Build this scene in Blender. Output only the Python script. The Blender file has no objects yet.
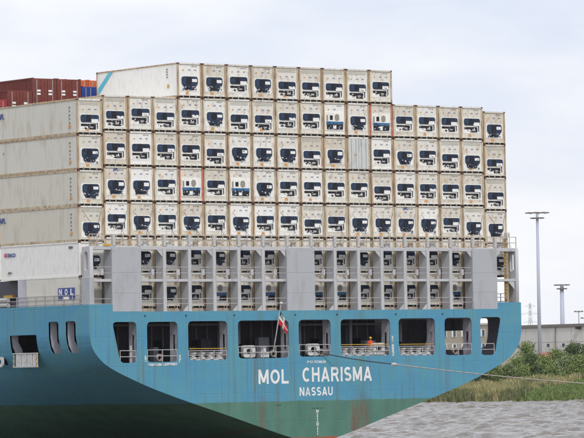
import bpy, bmesh, math, random
import numpy as np
from mathutils import Vector, Matrix, Euler
from mathutils import noise as mn
random.seed(7)
scene = bpy.context.scene
col = scene.collection
R = math.radians

# ------------------------------------------------------------------ camera
CAM = Vector((-179.30, -272.58, -5.26))
YAW, PIT, ROLL, FPX = 0.635151, 0.037546, -0.0171324, 4002.5
F = Vector((math.sin(YAW)*math.cos(PIT), math.cos(YAW)*math.cos(PIT), math.sin(PIT)))
R0v = Vector((math.cos(YAW), -math.sin(YAW), 0)); U0v = R0v.cross(F)
RV = R0v*math.cos(ROLL)+U0v*math.sin(ROLL); UV = U0v*math.cos(ROLL)-R0v*math.sin(ROLL)
cd = bpy.data.cameras.new('camera'); cam = bpy.data.objects.new('camera', cd); col.objects.link(cam)
m = Matrix((( RV.x, UV.x, -F.x, CAM.x), (RV.y, UV.y, -F.y, CAM.y), (RV.z, UV.z, -F.z, CAM.z), (0, 0, 0, 1)))
cam.matrix_world = m
cd.sensor_width = 36; cd.sensor_fit = 'HORIZONTAL'; cd.lens = 36*FPX/584
cd.clip_start = 1; cd.clip_end = 30000
scene.camera = cam

# ------------------------------------------------------------------ light
SUN_EL, SUN_AZ = R(48), R(198)          # azimuth measured clockwise from +Y
w = bpy.data.worlds.new('World'); scene.world = w; w.use_nodes = True
nt = w.node_tree; nt.nodes.clear()
N = nt.nodes.new; L = nt.links.new
out = N('ShaderNodeOutputWorld'); bg = N('ShaderNodeBackground'); bg.inputs[1].default_value = 0.10
sky = N('ShaderNodeTexSky'); sky.sky_type = 'NISHITA'; sky.sun_disc = False
sky.sun_elevation = SUN_EL; sky.sun_rotation = SUN_AZ; sky.air_density = 1.2; sky.dust_density = 2.0
tc = N('ShaderNodeTexCoord'); mp = N('ShaderNodeMapping'); mp.inputs['Scale'].default_value = (1, 1, 3.2)
n1 = N('ShaderNodeTexNoise'); n1.inputs['Scale'].default_value = 9; n1.inputs['Detail'].default_value = 5; n1.inputs['Roughness'].default_value = .5
cr = N('ShaderNodeValToRGB')
cr.color_ramp.elements[0].position = .34; cr.color_ramp.elements[0].color = (6.5, 7.05, 8.3, 1)
cr.color_ramp.elements[1].position = .62; cr.color_ramp.elements[1].color = (8.8, 8.9, 9.2, 1)
e_ = cr.color_ramp.elements.new(.48); e_.color = (7.7, 7.95, 8.6, 1)
mx = N('ShaderNodeMix'); mx.data_type = 'RGBA'; mx.inputs[0].default_value = .93
L(tc.outputs['Generated'], mp.inputs[0]); L(mp.outputs[0], n1.inputs['Vector']); L(n1.outputs[0], cr.inputs[0])
L(sky.outputs[0], mx.inputs[6]); L(cr.outputs[0], mx.inputs[7]); L(mx.outputs[2], bg.inputs[0]); L(bg.outputs[0], out.inputs[0])
sd = bpy.data.lights.new('sun', 'SUN'); sd.energy = 1.5; sd.angle = R(12); sd.color = (1, .96, .9)
so = bpy.data.objects.new('sun', sd); col.objects.link(so)
sv = Vector((math.sin(SUN_AZ)*math.cos(SUN_EL), math.cos(SUN_AZ)*math.cos(SUN_EL), math.sin(SUN_EL)))
so.rotation_euler = sv.to_track_quat('Z', 'Y').to_euler(); so.location = (0, 0, 200)
scene.view_settings.view_transform = 'Standard'; scene.view_settings.look = 'None'
scene.view_settings.exposure = 0.26; scene.view_settings.gamma = 1

# ------------------------------------------------------------------ helpers
def tag(o, label=None, cat=None, group=None, kind=None):
    if label: o['label'] = label
    if cat: o['category'] = cat
    if group: o['group'] = group
    if kind: o['kind'] = kind
    return o
def empty(name, loc, rz=0):
    o = bpy.data.objects.new(name, None); col.objects.link(o); o.location = loc; o.rotation_euler = (0, 0, rz)
    o.empty_display_size = .5
    return o
def link(name, me, parent=None, loc=None):
    o = bpy.data.objects.new(name, me); col.objects.link(o)
    if parent: o.parent = parent
    if loc is not None: o.location = loc
    return o
class MB:
    def __init__(s): s.v = []; s.f = []
    def box(s, x0, x1, y0, y1, z0, z1):
        n = len(s.v)
        s.v += [(x0,y0,z0),(x1,y0,z0),(x1,y1,z0),(x0,y1,z0),(x0,y0,z1),(x1,y0,z1),(x1,y1,z1),(x0,y1,z1)]
        s.f += [tuple(n+i for i in q) for q in ((0,3,2,1),(4,5,6,7),(0,1,5,4),(1,2,6,5),(2,3,7,6),(3,0,4,7))]
        return s
    def cyl(s, p0, p1, r, n=8, r1=None):
        p0 = Vector(p0); p1 = Vector(p1); r1 = r if r1 is None else r1
        d = (p1-p0).normalized(); a = d.orthogonal().normalized(); b = d.cross(a)
        k = len(s.v)
        for p, q in ((p0, r), (p1, r1)):
            for i in range(n):
                t = 2*math.pi*i/n
                s.v.append(tuple(p+(a*math.cos(t)+b*math.sin(t))*q))
        for i in range(n):
            j = (i+1) % n; s.f.append((k+i, k+j, k+n+j, k+n+i))
        s.f.append(tuple(k+n-1-i for i in range(n))); s.f.append(tuple(k+n+i for i in range(n)))
        return s
    def tube(s, pts, r, n=6):
        for a, b in zip(pts, pts[1:]): s.cyl(a, b, r, n)
        return s
    def prism(s, poly, y0, y1):            # poly in xz, extruded along y
        n = len(s.v); k = len(poly)
        s.v += [(x, y0, z) for x, z in poly]+[(x, y1, z) for x, z in poly]
        s.f.append(tuple(n+i for i in range(k))); s.f.append(tuple(n+2*k-1-i for i in range(k)))
        for i in range(k):
            j = (i+1) % k; s.f.append((n+j, n+i, n+k+i, n+k+j))
        return s
    def ring(s, c, r0, r1, y0, y1, n=16):  # annulus in xz plane
        k = len(s.v); cx, cz = c
        for y in (y0, y1):
            for r in (r0, r1):
                for i in range(n):
                    t = 2*math.pi*i/n; s.v.append((cx+r*math.cos(t), y, cz+r*math.sin(t)))
        for i in range(n):
            j = (i+1) % n
            a, b, c_, d = k+i, k+j, k+n+j, k+n+i
            e, f, g, h = [q+2*n for q in (a, b, c_, d)]
            s.f += [(a, b, c_, d), (h, g, f, e), (b, a, e, f), (d, c_, g, h)]
        return s
    def mesh(s, name, mat, smooth=False, bevel=0):
        me = bpy.data.meshes.new(name); me.from_pydata(s.v, [], s.f); me.update()
        bm = bmesh.new(); bm.from_mesh(me)
        bmesh.ops.recalc_face_normals(bm, faces=bm.faces)
        if bevel: bmesh.ops.bevel(bm, geom=bm.edges[:], offset=bevel, segments=1, affect='EDGES', clamp_overlap=True)
        bm.to_mesh(me); bm.free()
        if smooth:
            for p in me.polygons: p.use_smooth = True
        me.materials.append(mat)
        return me
    def build(s, name, mat, parent=None, loc=None, smooth=False, bevel=0):
        return link(name, s.mesh(name, mat, smooth, bevel), parent, loc)
def rrect(x0, x1, z0, z1, r, n=4):
    p = []
    for cx, cz, a in ((x1-r, z0+r, -90), (x1-r, z1-r, 0), (x0+r, z1-r, 90), (x0+r, z0+r, 180)):
        for i in range(n+1):
            t = R(a+90*i/n); p.append((cx+r*math.cos(t), cz+r*math.sin(t)))
    return p
def rpoly(pts, r, n=4):                    # rounded polygon corners
    res = []; k = len(pts)
    for i in range(k):
        p = Vector(pts[i]); a = (Vector(pts[i-1])-p).normalized(); b = (Vector(pts[(i+1) % k])-p).normalized()
        for j in range(n+1):
            t = j/n; q0 = p+a*r*(1-t); q1 = p+b*r*t
            q = p+(a*r)*(1-t)**2+(b*r)*t**2
            res.append((q.x, q.y))
    return res
def plate(name, outer, holes, thick, mat):  # 2D outline with holes -> mesh in local xy, extruded z
    cu = bpy.data.curves.new(name, 'CURVE'); cu.dimensions = '2D'; cu.fill_mode = 'BOTH'; cu.extrude = thick/2
    for pl in [outer]+holes:
        sp = cu.splines.new('POLY'); sp.points.add(len(pl)-1)
        for i, (x, y) in enumerate(pl): sp.points[i].co = (x, y, 0, 1)
        sp.use_cyclic_u = True
    o = bpy.data.objects.new(name, cu); col.objects.link(o)
    dg = bpy.context.evaluated_depsgraph_get()
    me = bpy.data.meshes.new_from_object(o.evaluated_get(dg)); me.name = name
    bpy.data.objects.remove(o); bpy.data.curves.remove(cu)
    me.materials.clear(); me.materials.append(mat)
    return me
def text_mesh(txt, size, mat, bold=0.0, sx=1.0, depth=0.004, align='CENTER', space=1.0):
    cu = bpy.data.curves.new('letters', 'FONT'); cu.body = txt; cu.size = size; cu.offset = bold; cu.extrude = depth
    cu.align_x = align; cu.align_y = 'CENTER'; cu.space_character = space; cu.resolution_u = 3
    o = bpy.data.objects.new('letters', cu); col.objects.link(o)
    dg = bpy.context.evaluated_depsgraph_get(); dg.update()
    me = bpy.data.meshes.new_from_object(o.evaluated_get(dg)); me.name = 'letters'
    bpy.data.objects.remove(o); bpy.data.curves.remove(cu)
    me.transform(Matrix.Rotation(R(90), 4, 'X') @ Matrix.Scale(sx, 4, (1, 0, 0)))
    me.materials.clear(); me.materials.append(mat)
    return me
def join_meshes(name, items, mat=None):     # items: (mesh, matrix) ; keeps one material each or given one
    bm = bmesh.new(); mats = []
    for me, mt in items:
        t = me.copy(); t.transform(mt)
        if not mat:
            mm = me.materials[0]
            if mm not in mats: mats.append(mm)
            for p in t.polygons: p.material_index = mats.index(mm)
        bm.from_mesh(t); bpy.data.meshes.remove(t)
    me = bpy.data.meshes.new(name); bm.to_mesh(me); bm.free()
    for x in ([mat] if mat else mats): me.materials.append(x)
    return me
def children(o): return [c for c in col.objects if c.parent == o]
def copy_tree(o, kids):
    c = o.copy(); col.objects.link(c)
    for ch, sub in kids:
        d = ch.copy(); col.objects.link(d); d.parent = c
        for g in sub:
            e = g.copy(); col.objects.link(e); e.parent = d
    return c

# ------------------------------------------------------------------ materials
def srgb(r, g, b):
    return tuple((x/255/12.92 if x/255 <= .04045 else ((x/255+.055)/1.055)**2.4) for x in (r, g, b))+(1,)
def mat(name, colr, rough=.6, metal=0, grime=None, gamt=.0, gscale=(6, 6, .8), rnd=0, vary=None, bump=0, lo=.5, hi=.75):
    """paint with optional stretched noise grime, per object tint and fine bump"""
    m = bpy.data.materials.new(name); m.use_nodes = True
    t = m.node_tree; b = t.nodes['Principled BSDF']
    b.inputs['Roughness'].default_value = rough; b.inputs['Metallic'].default_value = metal
    b.inputs['Base Color'].default_value = colr
    if not (grime or vary or bump): return m
    n = t.nodes.new; l = t.links.new
    tc = n('ShaderNodeTexCoord'); oi = n('ShaderNodeObjectInfo')
    mul = n('ShaderNodeMath'); mul.operation = 'MULTIPLY'; mul.inputs[1].default_value = 173.0
    l(oi.outputs['Random'], mul.inputs[0])
    cx = n('ShaderNodeCombineXYZ')
    for i in range(3): l(mul.outputs[0], cx.inputs[i])
    add = n('ShaderNodeVectorMath'); add.operation = 'ADD'
    l(tc.outputs['Object'], add.inputs[0])
    if rnd: l(cx.outputs[0], add.inputs[1])
    cur = None
    if vary:
        wn = n('ShaderNodeTexWhiteNoise'); wn.noise_dimensions = '1D'; l(mul.outputs[0], wn.inputs['W'])
        mixv = n('ShaderNodeMix'); mixv.data_type = 'RGBA'
        mixv.inputs[6].default_value = colr; mixv.inputs[7].default_value = vary
        l(oi.outputs['Random'] if rnd else wn.outputs[0], mixv.inputs[0]); cur = mixv.outputs[2]
    if grime:
        mp = n('ShaderNodeMapping'); mp.inputs['Scale'].default_value = gscale; l(add.outputs[0], mp.inputs[0])
        ns = n('ShaderNodeTexNoise'); ns.inputs['Scale'].default_value = 1; ns.inputs['Detail'].default_value = 6; ns.inputs['Roughness'].default_value = .65
        l(mp.outputs[0], ns.inputs['Vector'])
        mr = n('ShaderNodeMapRange'); mr.inputs[1].default_value = lo; mr.inputs[2].default_value = hi; mr.inputs[4].default_value = gamt
        l(ns.outputs[0], mr.inputs[0])
        mg = n('ShaderNodeMix'); mg.data_type = 'RGBA'; mg.inputs[7].default_value = grime
        if cur: l(cur, mg.inputs[6])
        else: mg.inputs[6].default_value = colr
        l(mr.outputs[0], mg.inputs[0]); cur = mg.outputs[2]
    if cur: l(cur, b.inputs['Base Color'])
    if bump:
        nb = n('ShaderNodeTexNoise'); nb.inputs['Scale'].default_value = 3; nb.inputs['Detail'].default_value = 4
        l(add.outputs[0], nb.inputs['Vector'])
        bp = n('ShaderNodeBump'); bp.inputs['Strength'].default_value = bump; bp.inputs['Distance'].default_value = .05
        l(nb.outputs[0], bp.inputs['Height']); l(bp.outputs[0], b.inputs['Normal'])
    return m
RUST = srgb(122, 78, 48)
M = {}
M['cream'] = mat('cream_reefer_paint', srgb(236, 236, 231), .5, grime=srgb(164, 128, 88), gamt=.8, gscale=(3.4, 3.4, 1.7), rnd=1, vary=srgb(212, 206, 192), bump=.15, lo=.5, hi=.76)
M['white'] = mat('white_reefer_paint', srgb(242, 242, 240), .45, grime=srgb(190, 170, 140), gamt=.35, gscale=(3, 3, 1), rnd=1, vary=srgb(238, 237, 232), bump=.1)
M['side_grey'] = mat('weathered_side_paint', srgb(218, 216, 206), .5, grime=srgb(172, 160, 134), gamt=.6, gscale=(1.4, 1.3, .35), rnd=1, vary=srgb(212, 208, 194), bump=.2)
M['post'] = mat('rusty_corner_paint', srgb(214, 202, 176), .7, grime=srgb(118, 78, 50), gamt=.9, gscale=(4, 4, .9), rnd=1, vary=srgb(188, 162, 128), lo=.43, hi=.72)
M['post_red'] = mat('red_white_corner_paint', srgb(196, 110, 96), .7, grime=srgb(220, 205, 190), gamt=.8, gscale=(.1, .1, 5), rnd=1)
M['surround'] = mat('unit_surround_white', srgb(244, 243, 238), .4, grime=srgb(176, 150, 116), gamt=.5, gscale=(5, 5, 2), rnd=1)
M['navy'] = mat('navy_unit_paint', srgb(22, 36, 64), .4, grime=srgb(12, 14, 24), gamt=.9, gscale=(3, 3, 3), rnd=1, vary=srgb(36, 60, 90), lo=.42, hi=.7)
M['steelblue'] = mat('blue_stripe_paint', srgb(62, 112, 160), .5, grime=srgb(30, 40, 60), gamt=.6, gscale=(3, 3, 3), rnd=1)
M['grille'] = mat('blue_grey_grille', srgb(38, 62, 92), .5, grime=srgb(20, 26, 42), gamt=.8, gscale=(8, 8, 8), rnd=1)
M['dark'] = mat('dark_machinery_recess', srgb(22, 24, 32), .6, grime=srgb(84, 82, 84), gamt=.7, gscale=(9, 9, 9), rnd=1)  # machinery paint, its near-black also puts recess shade into the bays
M['black'] = mat('black_steel', srgb(22, 22, 26), .7)
M['fan'] = mat('fan_grille', srgb(14, 16, 30), .5)
M['greyfan'] = mat('grey_fan_grille', srgb(150, 146, 136), .5)
M['label'] = mat('white_plate', srgb(240, 240, 238), .4)
M['orange'] = mat('orange_sticker', srgb(214, 158, 96), .5)
M['bluemark'] = mat('blue_print', srgb(66, 84, 150), .5)
M['faintmark'] = mat('faded_blue_print', srgb(112, 118, 158), .6)
M['redmark'] = mat('red_print', srgb(190, 60, 60), .5)
M['cyanmark'] = mat('cyan_stripe', srgb(90, 190, 212), .5)
M['greymark'] = mat('grey_print', srgb(110, 110, 116), .5)
M['doorgrey'] = mat('grey_door_paint', srgb(206, 210, 208), .5, grime=srgb(120, 110, 96), gamt=.5, gscale=(3, 3, 1), rnd=1)
def boxmat(name, c1, c2): return mat(name, c1, .6, grime=c2, gamt=.8, gscale=(2, 2, 1.2), rnd=1, bump=.1)
M['brown'] = boxmat('brown_container_paint', srgb(118, 56, 48), srgb(78, 40, 38))
M['pinkred'] = boxmat('faded_red_paint', srgb(158, 56, 62), srgb(112, 46, 46))
M['blue'] = boxmat('blue_container_paint', srgb(36, 66, 146), srgb(30, 46, 96))
M['orangebox'] = boxmat('orange_container_paint', srgb(206, 104, 52), srgb(150, 70, 40))
M['lash'] = mat('lashing_bridge_grey', srgb(192, 193, 196), .55, grime=srgb(126, 96, 68), gamt=.7, gscale=(1.6, 1.6, .35), bump=.1, lo=.55, hi=.8)
M['panelgrey'] = mat('smooth_grey_panel', srgb(176, 179, 185), .5, grime=srgb(148, 142, 136), gamt=.6, gscale=(.9, .9, .3), bump=.08)
M['rustylash'] = mat('rust_stained_grey', srgb(192, 184, 168), .65, grime=srgb(140, 96, 60), gamt=.8, gscale=(2, 2, 1.3), lo=.45, hi=.7)
M['rail'] = mat('railing_grey', srgb(178, 178, 180), .5, grime=srgb(140, 100, 70), gamt=.6, gscale=(2, 2, 2))
M['whitegear'] = mat('white_deck_gear', srgb(205, 205, 205), .5, grime=srgb(130, 95, 65), gamt=.7, gscale=(3, 3, 2))
M['yellow'] = mat('yellow_rail_paint', srgb(204, 160, 58), .6, grime=srgb(150, 110, 60), gamt=.8, gscale=(3, 3, 3))
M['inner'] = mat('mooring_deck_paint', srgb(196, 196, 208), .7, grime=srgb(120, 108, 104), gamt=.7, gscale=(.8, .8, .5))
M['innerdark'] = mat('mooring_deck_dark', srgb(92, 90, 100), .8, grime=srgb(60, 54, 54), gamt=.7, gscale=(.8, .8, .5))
M['winch'] = mat('winch_green', srgb(60, 84, 72), .6, grime=srgb(50, 36, 30), gamt=.8, gscale=(2, 2, 2))
M['letter'] = mat('white_letter_paint', srgb(235, 236, 236), .5, grime=srgb(190, 180, 150), gamt=.5, gscale=(2, 2, .5))
M['rope'] = mat('pale_rope', srgb(176, 166, 156), .8)
M['wire'] = mat('dark_wire', srgb(60, 62, 66), .6)
M['deck'] = mat('deck_steel', srgb(96, 92, 88), .8, grime=srgb(90, 60, 44), gamt=.7, gscale=(1, 1, 1))

# hull paint: blue topside, faded green boot top, red bottom, rust streaks
def hull_mat():
    m = bpy.data.materials.new('hull_paint'); m.use_nodes = True
    t = m.node_tree; b = t.nodes['Principled BSDF']; b.inputs['Roughness'].default_value = .55; b.inputs['Specular IOR Level'].default_value = .3
    n = t.nodes.new; l = t.links.new
    tc = n('ShaderNodeTexCoord'); sp = n('ShaderNodeSeparateXYZ'); l(tc.outputs['Object'], sp.inputs[0])
    def noise(scale, detail=5, rough=.6):
        mp = n('ShaderNodeMapping'); mp.inputs['Scale'].default_value = scale; l(tc.outputs['Object'], mp.inputs[0])
        ns = n('ShaderNodeTexNoise'); ns.inputs['Scale'].default_value = 1; ns.inputs['Detail'].default_value = detail; ns.inputs['Roughness'].default_value = rough
        l(mp.outputs[0], ns.inputs['Vector']); return ns.outputs[0]
    def rng(v, a, c, o0=0, o1=1):
        r = n('ShaderNodeMapRange'); r.inputs[1].default_value = a; r.inputs[2].default_value = c; r.inputs[3].default_value = o0; r.inputs[4].default_value = o1
        l(v, r.inputs[0]); return r.outputs[0]
    def mix(f, a, c):
        x = n('ShaderNodeMix'); x.data_type = 'RGBA'
        if isinstance(f, float): x.inputs[0].default_value = f
        else: l(f, x.inputs[0])
        for i, s in ((6, a), (7, c)):
            if isinstance(s, tuple): x.inputs[i].default_value = s
            else: l(s, x.inputs[i])
        return x.outputs[2]
    def mul(a, c):
        x = n('ShaderNodeMath'); x.operation = 'MULTIPLY'
        for i, s in ((0, a), (1, c)):
            if isinstance(s, float): x.inputs[i].default_value = s
            else: l(s, x.inputs[i])
        return x.outputs[0]
    blue = mix(rng(noise((.25, .25, .5)), .35, .7), srgb(80, 146, 180), srgb(92, 154, 174))
    blue = mix(mul(rng(noise((2.2, 2.2, .12)), .5, .72), .5), blue, srgb(96, 150, 140))       # faded greenish runs
    green = mix(rng(noise((.6, .6, .25)), .35, .7), srgb(76, 120, 108), srgb(94, 136, 120))
    red = srgb(166, 84, 62)
    wob = n('ShaderNodeMath'); wob.operation = 'MULTIPLY_ADD'; l(noise((.8, .8, .8)), wob.inputs[0]); wob.inputs[1].default_value = .25; l(sp.outputs[2], wob.inputs[2])
    c = mix(rng(wob.outputs[0], -7.83, -7.75), green, blue)
    c = mix(rng(wob.outputs[0], -10.92, -10.8), red, c)
    # broad rust washes at given places on the transom and finer streaks everywhere
    st = mul(rng(noise((3.2, 3.2, .09), 4, .7), .54, .72), .7)
    st = mul(st, rng(noise((.35, .35, .1), 2), .38, .62, .15, 1))
    c = mix(st, c, srgb(112, 84, 60))
    low = rng(sp.outputs[2], -7.2, -8.6)
    for xc, wd, am in ((17.0, .55, .7), (27.6, 1.0, .95), (26.6, .5, .7), (30.2, .25, .5), (33.6, .2, .4)):
        d = n('ShaderNodeMath'); d.operation = 'SUBTRACT'; l(sp.outputs[0], d.inputs[0]); d.inputs[1].default_value = xc
        ab = n('ShaderNodeMath'); ab.operation = 'ABSOLUTE'; l(d.outputs[0], ab.inputs[0])
        f = mul(rng(ab.outputs[0], wd, 0.0), rng(noise((2.5, 1, .35), 6, .7), .35, .6))
        c = mix(mul(mul(f, low), am), c, srgb(126, 58, 44))
    for xc, wd, am in ((17.0, .5, .5), (27.6, .6, .5), (14.2, .2, .5), (20.4, .35, .35), (24.9, .3, .45)):
        d = n('ShaderNodeMath'); d.operation = 'SUBTRACT'; l(sp.outputs[0], d.inputs[0]); d.inputs[1].default_value = xc
        ab = n('ShaderNodeMath'); ab.operation = 'ABSOLUTE'; l(d.outputs[0], ab.inputs[0])
        f = mul(rng(ab.outputs[0], wd, 0.0), rng(noise((3.5, 1, .2), 5, .7), .3, .6))
        c = mix(mul(f, am), c, srgb(92, 120, 104))
    l(c, b.inputs['Base Color'])
    # plating: horizontal strakes and vertical butts as faint weld relief
    def seam(v, period):
        mo = n('ShaderNodeMath'); mo.operation = 'PINGPONG'; l(v, mo.inputs[0]); mo.inputs[1].default_value = period/2
        return rng(mo.outputs[0], .0, .035, -1, 0)
    sm = n('ShaderNodeMath'); sm.operation = 'MINIMUM'; l(seam(sp.outputs[2], 2.4), sm.inputs[0]); l(seam(sp.outputs[0], 6.1), sm.inputs[1])
    ad = n('ShaderNodeMath'); ad.operation = 'MULTIPLY_ADD'; l(sm.outputs[0], ad.inputs[0]); ad.inputs[1].default_value = .35; l(noise((.9, .9, .5), 3), ad.inputs[2])
    bp = n('ShaderNodeBump'); bp.inputs['Strength'].default_value = .5; bp.inputs['Distance'].default_value = .06
    l(ad.outputs[0], bp.inputs['Height']); l(bp.outputs[0], b.inputs['Normal'])
    return m
M['hull'] = hull_mat()

# ------------------------------------------------------------------ water
WZ = -13.0
def grid_axis(a, b, step, far, n=14):
    core = list(np.arange(a, b+step*.5, step))
    e = [step*(1.6**i) for i in range(1, n)]
    lo = []; x = a
    for d in e: x -= d; lo.append(x)
    hi = []; x = core[-1]
    for d in e: x += d; hi.append(x)
    lo = [v for v in lo if v > -far]; hi = [v for v in hi if v < far]
    return np.array([-far]+lo[::-1]+core+hi+[far])
def make_water():
    # grid aligned with the river's direction of view; u across, d along
    us = grid_axis(-20, 90, .8, 3600, 16); ds = grid_axis(330, 900, .8, 3600, 16)
    Ug, Dg = np.meshgrid(us, ds)
    rx, ry = math.cos(YAW), -math.sin(YAW); fx, fy = math.sin(YAW), math.cos(YAW)
    X = CAM.x+Ug*rx+Dg*fx; Y = CAM.y+Ug*ry+Dg*fy
    rs = np.random.RandomState(3); Z = np.zeros_like(X)
    for i in range(56):
        lam = 1.9*(1.024**i); k = 2*math.pi/lam; th = rs.uniform(-1.25, 1.25)+.5
        amp = .0125*lam**.4; ph = rs.uniform(0, 6.28)
        Z += amp*np.sin(k*(X*math.cos(th)+Y*math.sin(th))+ph+.6*np.sin(.05*X+.03*Y+i))
    env = np.clip(1-np.maximum(np.abs(Ug-35)-60, 0)/60, 0, 1)*np.clip(1-np.maximum(np.abs(Dg-615)-295, 0)/120, 0, 1)
    Z = np.where(Z > 0, Z*1.3, Z)*env*1.15
    n, k = X.shape
    co = np.stack([X, Y, Z+WZ], -1).reshape(-1, 3).astype('f')
    me = bpy.data.meshes.new('river_water'); me.vertices.add(n*k); me.vertices.foreach_set('co', co.ravel())
    a = np.arange(n*k).reshape(n, k)
    q = np.stack([a[:-1, :-1], a[:-1, 1:], a[1:, 1:], a[1:, :-1]], -1).reshape(-1, 4).astype('i')
    me.loops.add(q.size); me.loops.foreach_set('vertex_index', q.ravel())
    me.polygons.add(len(q)); me.polygons.foreach_set('loop_start', np.arange(0, q.size, 4, dtype='i'))
    me.polygons.foreach_set('use_smooth', np.ones(len(q), bool)); me.update(); me.validate()
    m = bpy.data.materials.new('river_water'); m.use_nodes = True; t = m.node_tree; b = t.nodes['Principled BSDF']
    b.inputs['Base Color'].default_value = srgb(98, 88, 76); b.inputs['Roughness'].default_value = .08; b.inputs['IOR'].default_value = 1.33
    tc = t.nodes.new('ShaderNodeTexCoord'); ns = t.nodes.new('ShaderNodeTexNoise'); ns.inputs['Scale'].default_value = 1.3; ns.inputs['Detail'].default_value = 8
    bp = t.nodes.new('ShaderNodeBump'); bp.inputs['Strength'].default_value = .8; bp.inputs['Distance'].default_value = .16
    t.links.new(tc.outputs['Object'], ns.inputs['Vector']); t.links.new(ns.outputs[0], bp.inputs['Height']); t.links.new(bp.outputs[0], b.inputs['Normal'])
    me.materials.append(m)
    tag(link('river_water', me), 'grey choppy river water', kind='structure')
make_water()

# ------------------------------------------------------------------ far bank
def bgp(u, D, z=0):        # ground plan position on the line of sight through column u at depth D
    X = (u-292)/FPX
    return Vector((CAM.x+D*(math.sin(YAW)+X*math.cos(YAW)), CAM.y+D*(math.cos(YAW)-X*math.sin(YAW)), z))
SH0 = 858.0
def shore(lat):            # depth of the water's edge at a lateral offset (m)
    return SH0+3.5*mn.noise(Vector((lat*.08, 0, 5)))-(26 if 0 else 0)-max(0, min(1, (lat-46.5)/3))*14
def ground_z(lat, d):
    e = d-shore(lat)
    if e < 0: return WZ-.6+max(e, -30)*.05
    near = max(0, min(1, (lat-46.5)/5))
    h = 2.1*(1-math.exp(-e/3.0))*(1+.35*near)+1.7*min(1, max(0, e-14)/18)
    return WZ-.25+h+.35*mn.noise(Vector((lat*.12, d*.1, 0)))*min(1, e/4)
def make_land():
    lats = list(np.arange(-20, 96, 1.2)); lats = [-2600, -1500, -700, -250, -100, -50]+lats+[110, 140, 250, 700, 1500, 2600]
    ds = [780, 820, 836, 840]+list(np.arange(842, 900, 1.0))+[910, 930, 970, 1050, 1200, 1600, 2300, 2900]
    v = []; f = []
    for d in ds:
        for la in lats:
            v.append((CAM.x+la*math.cos(YAW)+d*math.sin(YAW), CAM.y-la*math.sin(YAW)+d*math.cos(YAW), ground_z(la, d)))
    k = len(lats)
    for i in range(len(ds)-1):
        for j in range(k-1): f.append((i*k+j, i*k+j+1, (i+1)*k+j+1, (i+1)*k+j))
    me = bpy.data.meshes.new('far_bank'); me.from_pydata(v, [], f)
    for p in me.polygons: p.use_smooth = True
    me.materials.append(mat('bank_soil', srgb(122, 112, 78), .9, grime=srgb(84, 92, 50), gamt=.9, gscale=(.15, .15, .4)))
    tag(link('river_bank', me), kind='structure')
make_land()
def lp(lat, d, z=0): return Vector((CAM.x+lat*math.cos(YAW)+d*math.sin(YAW), CAM.y-lat*math.sin(YAW)+d*math.cos(YAW), z))
def leafmat(name, cols, rough=.7):
    m = bpy.data.materials.new(name); m.use_nodes = True; t = m.node_tree; b = t.nodes['Principled BSDF']
    b.inputs['Roughness'].default_value = rough
    g = t.nodes.new('ShaderNodeNewGeometry'); r = t.nodes.new('ShaderNodeValToRGB')
    el = r.color_ramp.elements
    el[0].color = cols[0]; el[1].color = cols[-1]
    for i, c in enumerate(cols[1:-1]): e = el.new((i+1)/(len(cols)-1)); e.color = c
    t.links.new(g.outputs['Random Per Island'], r.inputs[0]); t.links.new(r.outputs[0], b.inputs['Base Color'])
    return m
M['reed'] = leafmat('dry_reed', [srgb(176, 162, 118), srgb(150, 146, 98), srgb(132, 138, 84), srgb(190, 174, 136)])
M['greenreed'] = leafmat('green_reed', [srgb(84, 104, 64), srgb(112, 120, 74), srgb(138, 128, 90), srgb(72, 94, 60)])
M['grass'] = leafmat('bank_grass', [srgb(98, 122, 64), srgb(118, 136, 72), srgb(86, 110, 58), srgb(138, 146, 84)])
def blades(name, n, lat0, lat1, e0, e1, h0, h1, wd, mats, pick, label, cat):
    v = []; f = []; mi = []
    for i in range(n):
        la = random.uniform(lat0, lat1); e = random.uniform(e0, e1); d = shore(la)+e
        k = pick(la, e)
        if k is None: continue
        z = ground_z(la, d); p = lp(la, d, z-.05); h = random.uniform(h0, h1)*(.75+.5*mn.noise(Vector((la*.3, e*.2, 2)))+.25)
        a = random.uniform(0, 6.28); dx = Vector((math.cos(a), math.sin(a), 0))*wd*random.uniform(.6, 1.3)
        ln = Vector((random.uniform(-.3, .3), random.uniform(-.3, .3), 1))*h
        c = len(v); v += [tuple(p-dx), tuple(p+dx), tuple(p+ln*.7+dx*.8), tuple(p+ln)]; f += [(c, c+1, c+2), (c, c+2, c+3)]; mi += [k, k]
    me = bpy.data.meshes.new(name); me.from_pydata(v, [], f); me.polygons.foreach_set('material_index', mi)
    for x in mats: me.materials.append(x)
    tag(link(name, me), label, cat, kind='stuff')
def pick_reed(la, e):
    t = mn.noise(Vector((la*.11, e*.08, 9)))+.5*mn.noise(Vector((la*.5, e*.4, 3)))
    if la > 47+e*.55: return None
    if e < 6: return 1 if t > -.25 else 0
    return 1 if t > .32 else 0
blades('reed_bed', 46000, 8, 95, .3, 30, .9, 1.9, .13, [M['reed'], M['greenreed']], pick_reed, 'brown and green reeds along the far river bank', 'reeds')
def pick_grass(la, e): return None if la < 47+e*.5-1 else (0)
blades('bank_grass', 30000, 46, 95, .2, 26, .35, .9, .16, [M['grass']], pick_grass, 'green grass on the sloping point of the far bank', 'grass')

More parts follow.
